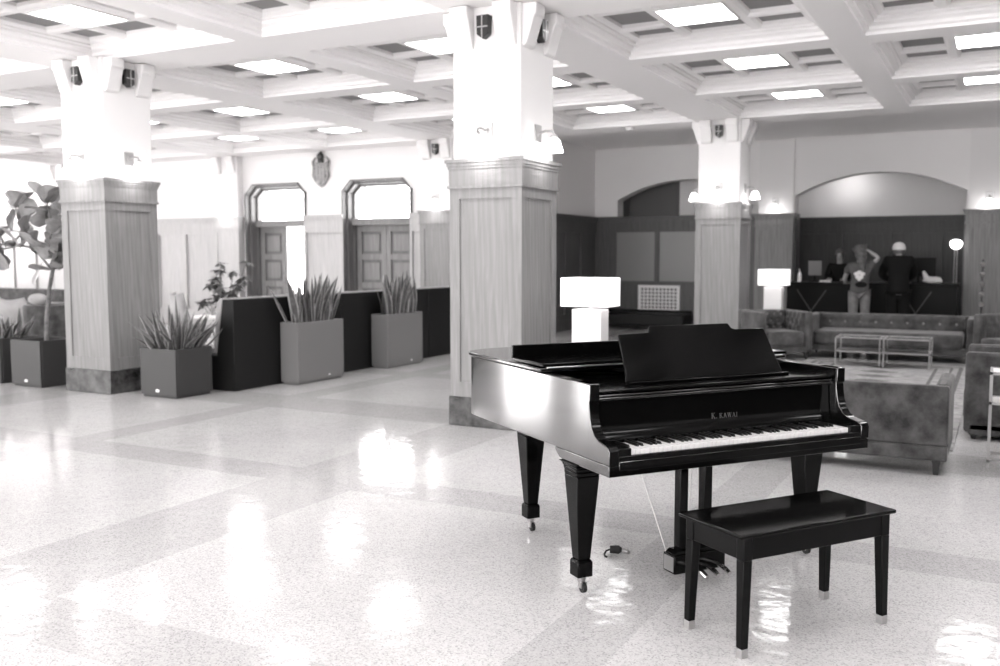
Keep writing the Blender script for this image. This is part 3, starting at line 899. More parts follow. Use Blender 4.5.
# ------------------------------------------------------------------ planters
def snake_plant(label, x0, x1, y0, y1, h, potm, n, lh, spread, seed, plate='disc', group='potted snake plants', extra=()):
    rnd = random.Random(seed)
    cx, cy = (x0 + x1) / 2, (y0 + y1) / 2
    t = thing('snake_plant', label, 'potted plant', (cx, cy, 0), 0, group)
    w, d = (x1 - x0) / 2, (y1 - y0) / 2
    m = planter_mesh(w, d, h); m.build('planter', potm, t, bevel=.006)
    m = MB(); m.box(-w + .04, w - .04, -d + .04, d - .04, h - .12, h - .06); m.build('soil', M['soil'], t)
    if plate == 'disc':
        m = MB(); m.ball((-w + w*.95, -d - .001, .075), (.033, .004, .018), 12); m.build('badge', M['whitecloth'], t)
    else:
        m = MB(); m.prism([(.12, .06), (.17, .06), (.145, .085)], 'x', w, w + .003); m.build('badge', M['whitecloth'], t)
    m = MB()
    def blade(bx, by, az, lean, L, wd, tw, curl):
        vs = []; N = 7
        dx, dy = math.cos(az), math.sin(az)
        p = Vector((bx, by, h - .08)); th = lean
        for i in range(N + 1):
            s_ = i / N
            wv = wd * (.55 + .9 * s_ if s_ < .4 else max(.91 * (1 - ((s_ - .4) / .6) ** 1.8), .02))
            a = tw + s_ * .5 * (1 if curl > 0 else -1)
            side = Vector((math.cos(a), math.sin(a), 0))
            nrm = Vector((-side.y, side.x, 0))
            for q, k in ((-1, 0), (-.72, .12), (0, .34), (.72, .12), (1, 0)):
                vs.append(tuple(p + side * wv * q - nrm * wv * k))
            st = L / N
            p = p + Vector((dx * math.sin(th), dy * math.sin(th), math.cos(th))) * st
            th += curl / N
        o = len(m.v); m.v += vs
        for i in range(N):
            for q in range(4):
                m.f.append((o + i*5 + q, o + i*5 + q + 1, o + (i+1)*5 + q + 1, o + (i+1)*5 + q)); m.m.append(1 if q in (0, 3) else 0)
    for i in range(n):
        bx, by = rnd.uniform(-w + .08, w - .08), rnd.uniform(-d + .08, d - .08)
        az = math.atan2(by * (w / max(d, .01)), bx) + rnd.uniform(-.7, .7)
        lean = rnd.uniform(.02, spread) * (.4 + .8 * math.hypot(bx / w, by / d))
        if plate != 'disc' and math.cos(az) < 0: lean *= .2; az = PI / 2 * (1 if by > 0 else -1)
        blade(bx, by, az, lean, lh * rnd.uniform(.6, 1.05), rnd.uniform(.030, .058), rnd.uniform(0, PI), rnd.uniform(-.35, .35 + spread * .8))
    for e in extra: blade(*e)
    m.build('foliage', [M['leaf'], M['leafedge']], t, smooth=60, recalc=False)
    return t
def planter_mesh(w, d, h):
    m = MB(); tk = .03
    m.box(-w + .02, w - .02, -d + .02, d - .02, 0, .03)
    m.box(-w, w, -d, -d + tk, .025, h); m.box(-w, w, d - tk, d, .025, h); m.box(-w, -w + tk, -d + tk, d - tk, .025, h); m.box(w - tk, w, -d + tk, d - tk, .025, h)
    m.box(-w + tk, w - tk, -d + tk, d - tk, .025, h - .13)
    return m
snake_plant('spreading snake plant in low charcoal cube planter right of the left column', -8.29, -7.75, 7.19, 7.72, .535, M['pot_dark'], 66, .54, .85, 3,
            extra=[(-.15, -.1, PI, .6, .40, .02, 1.2, 1.2), (.1, 0, 0, .5, .62, .024, .5, .35), (-.05, .1, 2.6, .25, .66, .03, .9, 0)])
snake_plant('snake plant in tall grey trough planter nearest the end of the black booth', -7.60, -7.33, 8.68, 9.56, .745, M['pot_grey'], 54, .66, .32, 8, 'tri',
            extra=[(-.02, -.40, -PI/2 - .3, .45, .62, .026, 1.2, .1)])
snake_plant('snake plant in grey trough planter farther along the booth, before the closed door', -7.60, -7.33, 10.53, 11.41, .74, M['pot_grey'], 48, .64, .3, 12, 'tri')
snake_plant('sprawling snake plant in charcoal planter cut off by the left photo edge', -11.15, -10.58, 7.10, 7.66, .545, M['pot_dark'], 30, .46, .75, 21,
            extra=[(.1, -.05, 0, .95, .42, .022, 1.3, .3), (.12, 0, -.1, 1.15, .45, .02, 1.4, .1)])

# fiddle-leaf fig in a cube planter
t = thing('fiddle_leaf_fig', 'tall fiddle-leaf fig tree with broad leaves in charcoal cube planter', 'potted tree', (-10.06, 7.33, 0))
planter_mesh(.265, .265, .55).build('planter', M['pot_dark'], t, bevel=.006)
m = MB(); m.box(-.225, .225, -.225, .225, .43, .49); m.build('soil', M['soil'], t)
m = MB(); m.ball((0, -.266, .075), (.033, .004, .018), 12); m.build('badge', M['whitecloth'], t)
m = MB()
top = Vector((.12, .05, 1.36))
m.tube([(.02, 0, .44), (.04, .01, .8), (.08, .03, 1.15), top], [.030, .027, .024, .022], 10)
br = [[top, (-.05, 0, 1.56), (-.25, .02, 1.75), (-.38, .0, 1.93), (-.44, 0, 2.10)], [top, (.16, .05, 1.55), (.14, .02, 1.75), (.16, .03, 1.95), (.14, 0, 2.14)],
      [top, (.22, .12, 1.52), (.33, .15, 1.72), (.30, .1, 2.05)], [(-.05, 0, 1.62), (-.25, -.1, 1.66), (-.5, -.12, 1.62), (-.75, -.1, 1.66)]]
for b in br: m.tube(b, [.016, .013, .011, .008, .006][:len(b)], 8)
m.build('trunk', M['bark'], t, smooth=60)
m = MB(); rnd = random.Random(5)
def figleaf(p, dirv, L, roll):
    d = Vector(dirv).normalized(); up = Vector((0, 0, 1))
    s_ = d.cross(up); s_ = s_.normalized() if s_.length > .05 else Vector((1, 0, 0))
    s_ = (Matrix.Rotation(roll, 3, d) @ s_).normalized(); n_ = s_.cross(d)
    prof = [(0, .02), (.06, .03), (.14, .20), (.30, .27), (.45, .24), (.60, .33), (.78, .38), (.92, .27), (1, .04)]
    o = len(m.v); p = Vector(p)
    for (a, w_) in prof:
        dr = n_ * (-.18 * a * a * L)
        for q, k in ((-1, .10), (-.5, .02), (0, -.02), (.5, .02), (1, .10)):
            m.v.append(tuple(p + d * a * L + s_ * w_ * L * q + n_ * k * w_ * L * 1.4 + dr + n_ * rnd.uniform(-.004, .004)))
    for i in range(len(prof) - 1):
        for q in range(4):
            m.f.append((o + i*5 + q, o + i*5 + q + 1, o + (i+1)*5 + q + 1, o + (i+1)*5 + q)); m.m.append(0)
for b, k0_ in zip(br, (1, 1, 1, 2)):
    pts = [Vector(p) for p in b]
    for i in range(k0_, len(pts)):
        for q in range(5 if i < len(pts) - 1 else 7):
            p = pts[i-1].lerp(pts[i], rnd.random()) if i < len(pts) - 1 or q < 2 else pts[i]
            az = rnd.uniform(0, 2 * PI); L = rnd.uniform(.24, .34)
            d = (math.cos(az) * .8, math.sin(az) * .5, rnd.choice((-.7, .2, .9, 1.2)))
            if p.x + d[0] * L > .50: d = (-abs(d[0]) * .5, d[1], d[2])
            figleaf((min(p.x, .42), p.y, p.z), d, L, rnd.uniform(-.5, .5) + (PI / 2 if abs(d[1]) > .3 and rnd.random() < .5 else 0))
m.build('foliage', M['figleaf'], t, smooth=60, recalc=False)

# bushy umbrella plant behind the booth
t = thing('umbrella_plant', 'bushy potted umbrella plant in the seating area behind the booth end', 'potted plant', (-11.02, 11.25, 0))
m = MB(); m.lathe([(.13, 0), (.18, .30), (.19, .32), (.17, .32), (.16, .28)], n=20); m.build('pot', M['pot_dark'], t)
m = MB(); m2 = MB(); rnd = random.Random(9)
for i in range(30):
    az = rnd.uniform(0, 2*PI); sp = rnd.uniform(.05, .42); hz = rnd.uniform(.75, 1.45)
    e = Vector((math.cos(az) * sp, math.sin(az) * sp, hz))
    m.tube([(0, 0, .28), (e.x * .4, e.y * .4, hz * .6), e], [.012, .009, .006], 6)
    for j in range(9):
        a2 = 2*PI*j/9 + rnd.random()*.4; d = Vector((math.cos(a2), math.sin(a2), rnd.uniform(-1.0, .2))); L = rnd.uniform(.10, .17)
        s_ = Vector((-d.y, d.x, .25)) * L * .28
        pts = [e, e + d*L*.45 + s_, e + d*L, e + d*L*.45 - s_]
        m2.add(pts, [(0, 1, 2, 3)])
m.build('stems', M['bark'], t, smooth=60)
m2.build('foliage', M['leaf'], t, smooth=0, recalc=False)

# ------------------------------------------------------------------ booths
def booth(label, y0, y1):
    t = thing('booth_bench', label, 'booth', (-7.615, (y0 + y1) / 2, 0), 0, 'black booth benches along the planters')
    L = (y1 - y0) / 2 - .004
    m = MB(); m.prism([(0, 0), (0, 1.045), (-.16, 1.045), (-.27, .40), (-.62, .40), (-.62, 0)], 'y', -L, L); m.build('shell', M['booth'], t, bevel=.008)
    m = MB(); m.prism([(-.165, 1.0), (-.165, 1.055), (-.23, 1.055), (-.275, 1.0), (-.335, .50), (-.28, .44)], 'y', -L + .02, L - .02); m.build('back_cushion', M['trimpale'], t, bevel=.012)
    m = MB(); m.box(-.66, -.285, -L + .02, L - .02, .402, .48); m.build('seat_cushion', M['trimpale'], t, bevel=.02, seg=3)
    m = MB(); m.tube([(-.30, -L - .001, .44), (-.165, -L - .001, 1.045), (-.10, -L - .001, 1.05)], .008, 6); m.tube([(-.08, -L, 1.048), (-.08, L, 1.048)], .009, 6); m.build('piping', M['trimpale'], t)
    return t
booth('black booth bench with exposed end panel beside the low charcoal planter', 7.92, 9.90)
booth('black booth bench in the middle, between the two grey trough planters', 9.90, 12.02)
booth('black booth bench at the far end, nearest the centre column', 12.02, 14.0)

# ------------------------------------------------------------------ soft seating
def tuft_grid(m, x0, x1, z0, z1, yb, thick, nx, nz, depth, stag=True, nxs=None, mi=0):
    """upright padded panel facing -Y, with button tufts"""
    U, V = nxs or max(12, nx * 6), max(8, nz * 6)
    W_, H_ = x1 - x0, z1 - z0
    bt = []
    for r in range(nz):
        zz = z0 + H_ * (r + .5) / nz
        k = nx if not (stag and r % 2) else nx - 1
        for q in range(k):
            bt.append((x0 + W_ * (q + .5 + (.5 if stag and r % 2 else 0)) / nx, zz))
    o = len(m.v)
    sx = W_ / nx
    for i in range(U + 1):
        for j in range(V + 1):
            x = x0 + W_ * i / U; z = z0 + H_ * j / V
            dmin = min(math.hypot(x - b[0], z - b[1]) for b in bt)
            e = min(i, U - i, 2) / 2; e2 = min(j, V - j, 2) / 2
            y = yb - thick - depth * (1 - math.exp(-(dmin / (sx * .34)) ** 2)) + depth * 1.1 * (2 - e - e2) * .5
            m.v.append((x, y, z))
    for i in range(U):
        for j in range(V):
            a = o + i * (V + 1) + j
            m.f.append((a, a + V + 1, a + V + 2, a + 1)); m.m.append(mi)
    # sides and rear
    b0 = len(m.v)
    per = [o + i * (V + 1) for i in range(U + 1)] + [o + U * (V + 1) + j for j in range(1, V + 1)] + [o + i * (V + 1) + V for i in range(U - 1, -1, -1)] + [o + j for j in range(V - 1, 0, -1)]
    for p in per: m.v.append((m.v[p][0], yb, m.v[p][2]))
    n = len(per)
    for i in range(n):
        k = (i + 1) % n
        m.f.append((per[i], b0 + i, b0 + k, per[k])); m.m.append(mi)
    m.f.append(tuple(b0 + i for i in range(n))); m.m.append(mi)
    return bt
def sofa(name, label, cat_, loc, rz, W_, D, H, seat, mat, nb, rows, aw=.13, legh=.11, group=None, inner_tuft=True):
    t = thing(name, label, cat_, loc, rz, group)
    w, d = W_ / 2, D / 2
    m = MB(); m.box(-w, w, -d + .04, d, legh, legh + .10); m.build('base', mat, t, bevel=.012)
    # back: flat outside, tufted inside
    m = MB(); m.box(-w, w, d - .10, d - .003, legh + .10, H); m.build('back_panel', mat, t, bevel=.02, seg=3)
    m = MB(); bt = tuft_grid(m, -w + aw, w - aw, seat - .02, H - .012, d - .095, .045, nb, rows, .06)
    bk_ = m.build('backrest', mat, t, smooth=70)
    b0 = None
    for (x, z) in bt:
        if b0 is None:
            m = MB(); m.ball((0, 0, 0), (.02, .014, .02), 10); b0 = m.build('button', M['button'], bk_); bb = b0
        else:
            bb = b0.copy(); col.objects.link(bb)
        bb.location = (x, d - .145, z)
    for s_ in (-1, 1):
        m = MB(); m.box(min(s_*w, s_*(w-aw*.7)), max(s_*w, s_*(w-aw*.7)), -d, d - .10, legh + .02, H); am = m.build('arm', mat, t, bevel=.03, seg=3)
        if inner_tuft:
            m = MB(); tuft_grid(m, -(d - .14), (d - .14), seat - .02, H - .015, 0, .02, max(3, int(D / .2)), rows, .03)
            m.xf(Matrix.Translation((s_ * (w - aw * .7), -.03, 0)) @ Matrix.Rotation(R(-90 if s_ > 0 else 90), 4, 'Z')); m.build('arm_pad', mat, am, smooth=70)
    m = MB(); m.box(-w + aw, w - aw, -d - .01, d - .15, legh + .10, seat); m.build('seat_cushion', mat, t, bevel=.04, seg=4)
    for sx in (-1, 1):
        for sy in (-1, 1):
            m = MB(); m.frus(sx*(w - .07), sy*(d - .08), legh, .055, .055, 0, .032, .032); m.build('leg', M['legwood'], t, bevel=.003)
    return t
sofa('chesterfield_sofa', 'grey velvet button-tufted sofa facing the viewer in front of reception', 'sofa', (-1.45, 15.20, 0), 0, 2.34, .92, .645, .42, M['velvet'], 9, 1, aw=.16, inner_tuft=False, group='velvet sofas of the lounge')
sofa('chesterfield_sofa', 'grey velvet sofa seen from behind, right beside the piano', 'sofa', (-1.38, 7.55, 0), R(180), 2.2, .90, .635, .42, M['velvetd'], 9, 1, aw=.14, inner_tuft=False, group='velvet sofas of the lounge')
sofa('tufted_armchair', 'grey velvet tufted armchair under the small white lamp, left of the sofa', 'armchair', (-3.0, 14.52, 0), R(38), .84, .80, .71, .42, M['velvet'], 5, 3, aw=.14, group='velvet tufted armchairs')
sofa('tufted_armchair', 'grey velvet tufted armchair at the right end of the far sofa', 'armchair', (.30, 14.45, 0), R(-42), .90, .84, .74, .42, M['velvet'], 5, 3, aw=.14, group='velvet tufted armchairs')
t = sofa('tufted_armchair', 'dark velvet armchair at the right photo edge, behind the brass side table', 'armchair', (.27, 9.16, 0), R(-90), .92, 1.0, .735, .42, M['velvetd'], 4, 3, aw=.16, legh=.04, group='velvet tufted armchairs')

# rug, coffee table, side tables
t = thing('area_rug', 'pale patterned wool rug under the coffee table between the sofas', 'rug', (-1.38, 11.25, 0))
m = MB(); m.box(-1.10, 1.10, -3.15, 3.15, 0, .012); m.build('pile', M['rug'], t)
m = MB()
for a, wd in ((.12, .05), (.24, .03), (.42, .04)):
    X, Y = 1.10 - a, 3.15 - a
    m.box(-X, X, -Y, -Y + wd, .012, .0135); m.box(-X, X, Y - wd, Y, .012, .0135); m.box(-X, -X + wd, -Y + wd, Y - wd, .012, .0135); m.box(X - wd, X, -Y + wd, Y - wd, .012, .0135)
for k in range(-5, 6):
    m.prism([(-.25, k*.5 ), (0, k*.5 - .16), (.25, k*.5), (0, k*.5 + .16)], 'z', .012, .0134)
m.build('woven_border', M['rugline'], t, smooth=0)

def rod_table(name, label, cat_, x0, x1, y0, y1, h, shelf, mat, mids=1, r=.011, shelfm=None, rz=0):
    t = thing(name, label, cat_, ((x0 + x1) / 2, (y0 + y1) / 2, .0135 if mids else 0))
    w, d = (x1 - x0) / 2, (y1 - y0) / 2
    m = MB()
    def rod(a, b):
        m.box(min(a[0], b[0]) - r, max(a[0], b[0]) + r, min(a[1], b[1]) - r, max(a[1], b[1]) + r, min(a[2], b[2]) - (0 if a[2] != b[2] else r), max(a[2], b[2]) + (0 if a[2] != b[2] else r))
    xs = [-w, w] + ([-.025, .025] if mids else [])
    for x in xs:
        for y in (-d, d): rod((x, y, 0), (x, y, h))
    for z in (h - r, shelf):
        for y in (-d, d): rod((-w, y, z), (w, y, z))
        for x in xs: rod((x, -d, z), (x, d, z))
    if not mids:
        for y in (-d, d): rod((-w, y, .06), (w, y, .06))
        for x in xs: rod((x, -d, .06), (x, d, .06))
    m.build('frame', mat, t, smooth=0)
    m = MB(); m.box(-w + r, w - r, -d + r, d - r, h - .018, h - .006); m.build('top', M['glassclear'] if mids else M['lampbase'], t)
    m = MB(); m.box(-w + r, w - r, -d + r, d - r, shelf - .004, shelf + .004); m.build('shelf', M['glassdull'] if mids else M['lampbase'], t)
    return t
rod_table('coffee_table', 'low coffee table of thin pale metal rods on the rug', 'coffee table', -2.0, -.80, 13.75, 14.25, .40, .20, M['rod'], 1, .008)
rod_table('side_table', 'slim pale metal side table cut off at the right photo edge', 'side table', -.03, .40, 7.55, 7.90, .705, .48, M['rod'], 0, .010)

# low dark tables under the lamps
def block_table(label, x, y, w, d, h):
    t = thing('lamp_table', label, 'side table', (x, y, 0), 0, 'dark lamp tables')
    m = MB(); m.box(-w/2, w/2, -d/2, d/2, h - .03, h); m.build('top', M['legwood'], t, bevel=.005)
    m = MB(); m.box(-w/2 + .03, w/2 - .03, -d/2 + .03, d/2 - .03, h - .1, h - .03); m.build('apron', M['legwood'], t)
    for sx in (-1, 1):
        for sy in (-1, 1):
            m = MB(); m.frus(sx*(w/2 - .05), sy*(d/2 - .05), 0, .03, .03, h - .03, .045, .045); m.build('leg', M['legwood'], t)
    return t
def table_lamp(label, x, y, z, s=1.0):
    t = thing('table_lamp', label, 'table lamp', (x, y, z), 0, 'white box table lamps')
    m = MB(); m.box(-.135*s, .135*s, -.09*s, .09*s, 0, .50*s); m.build('lamp_base', M['lampbase'], t, bevel=.006)
    m = MB(); m.tube([(0, 0, .50*s), (0, 0, .60*s)], .012, 8); m.build('stem', M['nickel'], t)
    w, d = .215*s, .15*s; m = MB(); q = .006
    z0, z1 = .527*s, .772*s
    m.box(-w, w, -d, -d + q, z0, z1); m.box(-w, w, d - q, d, z0, z1); m.box(-w, -w + q, -d + q, d - q, z0, z1); m.box(w - q, w, -d + q, d - q, z0, z1)
    m.box(-w + q, w - q, -d + q, d - q, z1 - .012, z1 - .004)
    m.build('lamp_shade', M['shade'], t)
    return t
block_table('low dark lamp table hidden behind the piano lid', -3.12, 7.53, .55, .5, .575)
table_lamp('large white box-shaded table lamp glowing just behind the piano', -3.12, 7.53, .575)
block_table('dark lamp table behind the left tufted armchair', -3.22, 15.46, .5, .5, .52)
table_lamp('small white box-shaded table lamp behind the left tufted armchair', -3.22, 15.46, .52, 1.04)
block_table('dark lamp table at the right edge behind the armchair', .30, 15.75, .55, .5, .45)
table_lamp('white table lamp cut off by the right photo edge', .36, 15.75, .45, 1.05)

# spindle stand by the right pilaster
t = thing('spindle_stand', 'slender dark stand with small knobs against the right oak pilaster', 'stand', (-.26, 17.2, 0))
m = MB(); m.lathe([(.13, 0), (.13, .02), (.02, .05)], n=18); m.build('foot', M['legwood'], t)
m = MB(); m.tube([(0, 0, .04), (0, 0, 1.48)], .012, 8); m.build('pole', M['legwood'], t)
for z in (.75, .92, 1.08, 1.24, 1.40):
    m = MB(); m.lathe([(.012, z - .04), (.035, z - .02), (.045, z), (.035, z + .02), (.012, z + .04)], n=12); m.build('knob', M['brass'], t)

# dark bench under the glazed panels, vent grille
t = thing('wall_bench', 'black upholstered bench below the glazed panels behind the piano', 'bench', (-6.75, 18.85, 0))
m = MB(); m.box(-1.15, 1.1, -.30, .30, .10, .34); m.build('seat', M['booth'], t, bevel=.03, seg=3)
m = MB(); m.box(-1.15, 1.1, .25, .34, .12, .40); m.build('backrest', M['booth'], t, bevel=.03)
for sx in (-1.05, 1.0):
    for sy in (-.25, .25):
        m = MB(); m.frus(sx, sy, .11, .05, .05, 0, .035, .035); m.build('leg', M['legwood'], t)
t = thing('vent_grille', 'white lattice vent grille in the dark panelling behind the piano', 'vent', (-6.44, YB - .05, .635))
m = MB(); w_, h_ = .46, .28
m.box(-w_, w_, -.02, 0, -h_, -h_ + .05); m.box(-w_, w_, -.02, 0, h_ - .05, h_); m.box(-w_, -w_ + .05, -.02, 0, -h_ + .05, h_ - .05); m.box(w_ - .05, w_, -.02, 0, -h_ + .05, h_ - .05)
m.build('frame', M['paint'], t)
m = MB()
for k in range(11): m.box(-.41 + k*.082 - .012, -.41 + k*.082 + .012, -.016, -.004, -.23, .23)
for k in range(7): m.box(-.41, .41, -.014, -.006, -.23 + k*.0767 - .012, -.23 + k*.0767 + .012)
m.build('lattice', M['paint'], t, smooth=0)
m = MB(); m.box(-.41, .41, -.003, 0, -.23, .23); m.build('backing', M['pot_grey'], t)

# left seating area
t = thing('tub_chair', 'dark rounded tub chair seen behind the fig planter', 'chair', (-12.75, 9.5, 0), R(25))
m = MB(); o = 0
N = 18; vs = []; fs = []
for i in range(N + 1):
    a = R(-30) + R(240) * i / N
    c_, s_ = math.cos(a), -math.sin(a)
    hh = .80 if 3 < i < N - 3 else .80 - .18 * (1 - min(i, N - i) / 3)
    for (r, z) in ((.42, .14), (.47, .45), (.47, hh - .03), (.45, hh), (.37, hh), (.35, hh - .03), (.35, .40)):
        vs.append((r * c_, r * s_ * .95, z))
for i in range(N):
    for q in range(6): fs.append((i*7 + q, (i+1)*7 + q, (i+1)*7 + q + 1, i*7 + q + 1))
fs += [tuple(range(7)), tuple(N*7 + q for q in range(7))[::-1]]
m.add(vs, fs); m.build('backrest', M['velvetd'], t, smooth=50)
m = MB(); m.lathe([(.34, .14), (.35, .36), (.34, .42), (.29, .45), (.01, .45)], n=24); m.build('seat', M['velvetd'], t)
for k in range(4):
    a = R(45 + 90*k); m = MB(); m.tube([(.22*math.cos(a), .22*math.sin(a), .16), (.27*math.cos(a), .27*math.sin(a), 0)], [.02, .013], 8); m.build('leg', M['legwood'], t)
def shell_chair(label, x, y, rz, mat, h):
    t = thing('lounge_chair', label, 'chair', (x, y, 0), rz, 'pale lounge chairs')
    m = MB(); N = 8; vs = []; fs = []
    for i in range(N + 1):
        u = -1 + 2 * i / N
        for (yy, zz) in ((-.28, .40), (.12, .39), (.24, .46), (.30, h * .75), (.34, h)):
            vs.append((u * (.30 - (.05 if zz == h else 0)), yy - .10 * u * u * (1 if zz > .45 else .2), zz + .05 * u * u))
    for i in range(N):
        for q in range(4): fs.append((i*5 + q, (i+1)*5 + q, (i+1)*5 + q + 1, i*5 + q + 1))
    m.add(vs, fs); o = m.build('shell', mat, t, smooth=60)
    s_ = o.modifiers.new('thick', 'SOLIDIFY'); s_.thickness = .05
    for sx in (-1, 1):
        for sy in (-1, 1):
            m = MB(); m.tube([(sx*.2, sy*.17, .38), (sx*.26, sy*.24, 0)], [.016, .011], 8); m.build('leg', M['nickel'], t)
    return t
shell_chair('pale upholstered lounge chair right behind the low snake plant', -10.42, 10.05, R(150), M['trimpale'], .96)
shell_chair('pale lounge chair behind the planter at the left photo edge', -14.6, 10.2, R(200), M['trimpale'], .80)
t = thing('fleece_cushion', 'pale round fleece cushion perched on the dark tub chair back', 'cushion', (-13.33, 9.62, 0.77))
m = MB(); m.ball((0, 0, .09), (.19, .11, .09), 18); m.build('cover', M['trimpale'], t)
m = MB(); m.ball((0, -.12, .10), (.02, .01, .02), 8); m.build('button', M['trimpale'], t)
t = thing('wall_banquette', 'long grey banquette along the bright wall behind the fig tree', 'banquette', (-21.3, 15.0, 0))
m = MB(); m.box(-3.2, 3.2, -.55, -.02, .05, .44); m.build('seat', M['velvetd'], t, bevel=.02)
m = MB(); m.box(-3.2, 3.2, -.06, .10, .44, .74); m.build('backrest', M['velvetd'], t, bevel=.02)
t = thing('cafe_table', 'small round table with glasses beside the pale lounge chair', 'table', (-9.35, 9.4, 0))
m = MB(); m.lathe([(.3, .70), (.31, .71), (.31, .725), (.3, .73), (.01, .73)], n=28); m.build('top', M['lampbase'], t)
m = MB(); m.tube([(0, 0, .02), (0, 0, .70)], .025, 10); m.lathe([(.2, 0), (.2, .012), (.03, .03)], n=24); m.build('pedestal', M['nickel'], t)
for k, (x, y, lb) in enumerate(((-.1, .05, 'small tumbler on the round table, the left one'), (.10, -.05, 'small tumbler on the round table, the right one'))):
    g = thing('glass_tumbler', lb, 'glass', (-9.35 + x, 9.4 + y, .73), 0, 'tumblers on the round table')
    m = MB(); m.lathe([(.028, 0), (.036, .10), (.033, .10), (.026, .01)], n=16); m.build('bowl', M['glassclear'], g)

# ------------------------------------------------------------------ reception
t = thing('reception_desk', 'long black reception counter under the right arch', 'reception desk', (-2.13, 18.75, 0))
m = MB(); m.box(-1.47, 1.47, -.30, .30, 0, 1.0); m.build('front_panel', M['counter'], t, bevel=.005)
m = MB(); m.box(-1.49, 1.49, -.36, .34, 1.0, 1.045); m.build('worktop', M['counter'], t, bevel=.006)
for x0, x1 in ((-1.28, -.75), (-.75, -1.28), (.55, 1.05), (1.05, .55)):
    a = Vector((x0, .90)); b = Vector((x1, .10)); d = (b - a).normalized(); nn = Vector((-d.y, d.x)) * .009
    m = MB(); m.prism([tuple(a - nn), tuple(b - nn), tuple(b + nn), tuple(a + nn)], 'y', -.308, -.30)
    m.build('inlay', M['strip'], t, smooth=0)
def monitor(label, x, y, z, w, h, rz, mat):
    t = thing('computer_monitor', label, 'monitor', (x, y, z), rz, 'monitors on the reception desk')
    m = MB(); m.box(-w/2, w/2, -.02, .02, .12, .12 + h); m.build('housing', mat, t, bevel=.005)
    m = MB(); m.box(-.02, .02, .02, .05, .02, .25); m.build('stand', M['screen'], t)
    m = MB(); m.box(-.11, .11, -.07, .09, 0, .02); m.build('foot', M['screen'], t)
monitor('large black computer monitor seen from behind right of the man', -1.33, 18.78, 1.045, .58, .34, 0, M['screen'])
monitor('small grey screen near the left end of the reception counter', -3.16, 18.85, 1.045, .24, .28, R(10), M['greyscreen'])
t = thing('pump_bottle', 'small white bottle at the left end of the reception counter', 'bottle', (-3.40, 18.62, 1.045))
m = MB(); m.lathe([(.035, 0), (.036, .15), (.015, .18), (.015, .20)], n=16); m.build('body', M['lampbase'], t)
m = MB(); m.tube([(0, 0, .20), (0, 0, .235), (-.04, 0, .235)], .008, 8); m.build('pump', M['lampbase'], t)
t = thing('paper_stack', 'loose white papers on the counter between the staff member and the small screen', 'papers', (-2.93, 18.62, 1.045), R(12))
m = MB(); m.box(-.1, .1, -.07, .07, 0, .03); m.build('sheets', M['paper'], t)
m = MB(); m.box(-.08, .09, -.06, .08, .03, .034); m.build('top_sheet', M['whitecloth'], t)
t = thing('plastic_bag', 'crumpled white bag lying on the counter right of the black monitor', 'bag', (-1.07, 18.55, 1.045))
m = MB(); m.ball((0, 0, .055), (.16, .09, .062), 18)
rnd = random.Random(3); m.v = [(x + rnd.uniform(-.012, .012), y + rnd.uniform(-.012, .012), max(z + rnd.uniform(-.012, .012), 0)) for x, y, z in m.v]
m.build('body', M['whitecloth'], t, smooth=40)
m = MB(); m.tube([(-.10, 0, .09), (-.14, 0, .17), (-.16, .01, .22)], [.05, .035, .02], 10); m.build('handle', M['whitecloth'], t)
t = thing('floor_lamp', 'slim floor lamp with round white glass shade right of reception', 'floor lamp', (-.74, 19.2, 0))
m = MB(); m.lathe([(.14, 0), (.14, .02), (.02, .035)], n=20); m.build('foot', M['legwood'], t)
m = MB(); m.tube([(-.022, 0, .03), (-.022, 0, 1.68)], .010, 8); m.tube([(.022, 0, .03), (.022, 0, 1.68)], .010, 8); m.build('pole', M['nickel'], t)
m = MB(); m.lathe([(.02, 1.66), (.07, 1.68), (.105, 1.74), (.10, 1.80), (.06, 1.83), (.01, 1.835)], n=20); m.build('lamp_shade', M['sconceglass'], t)

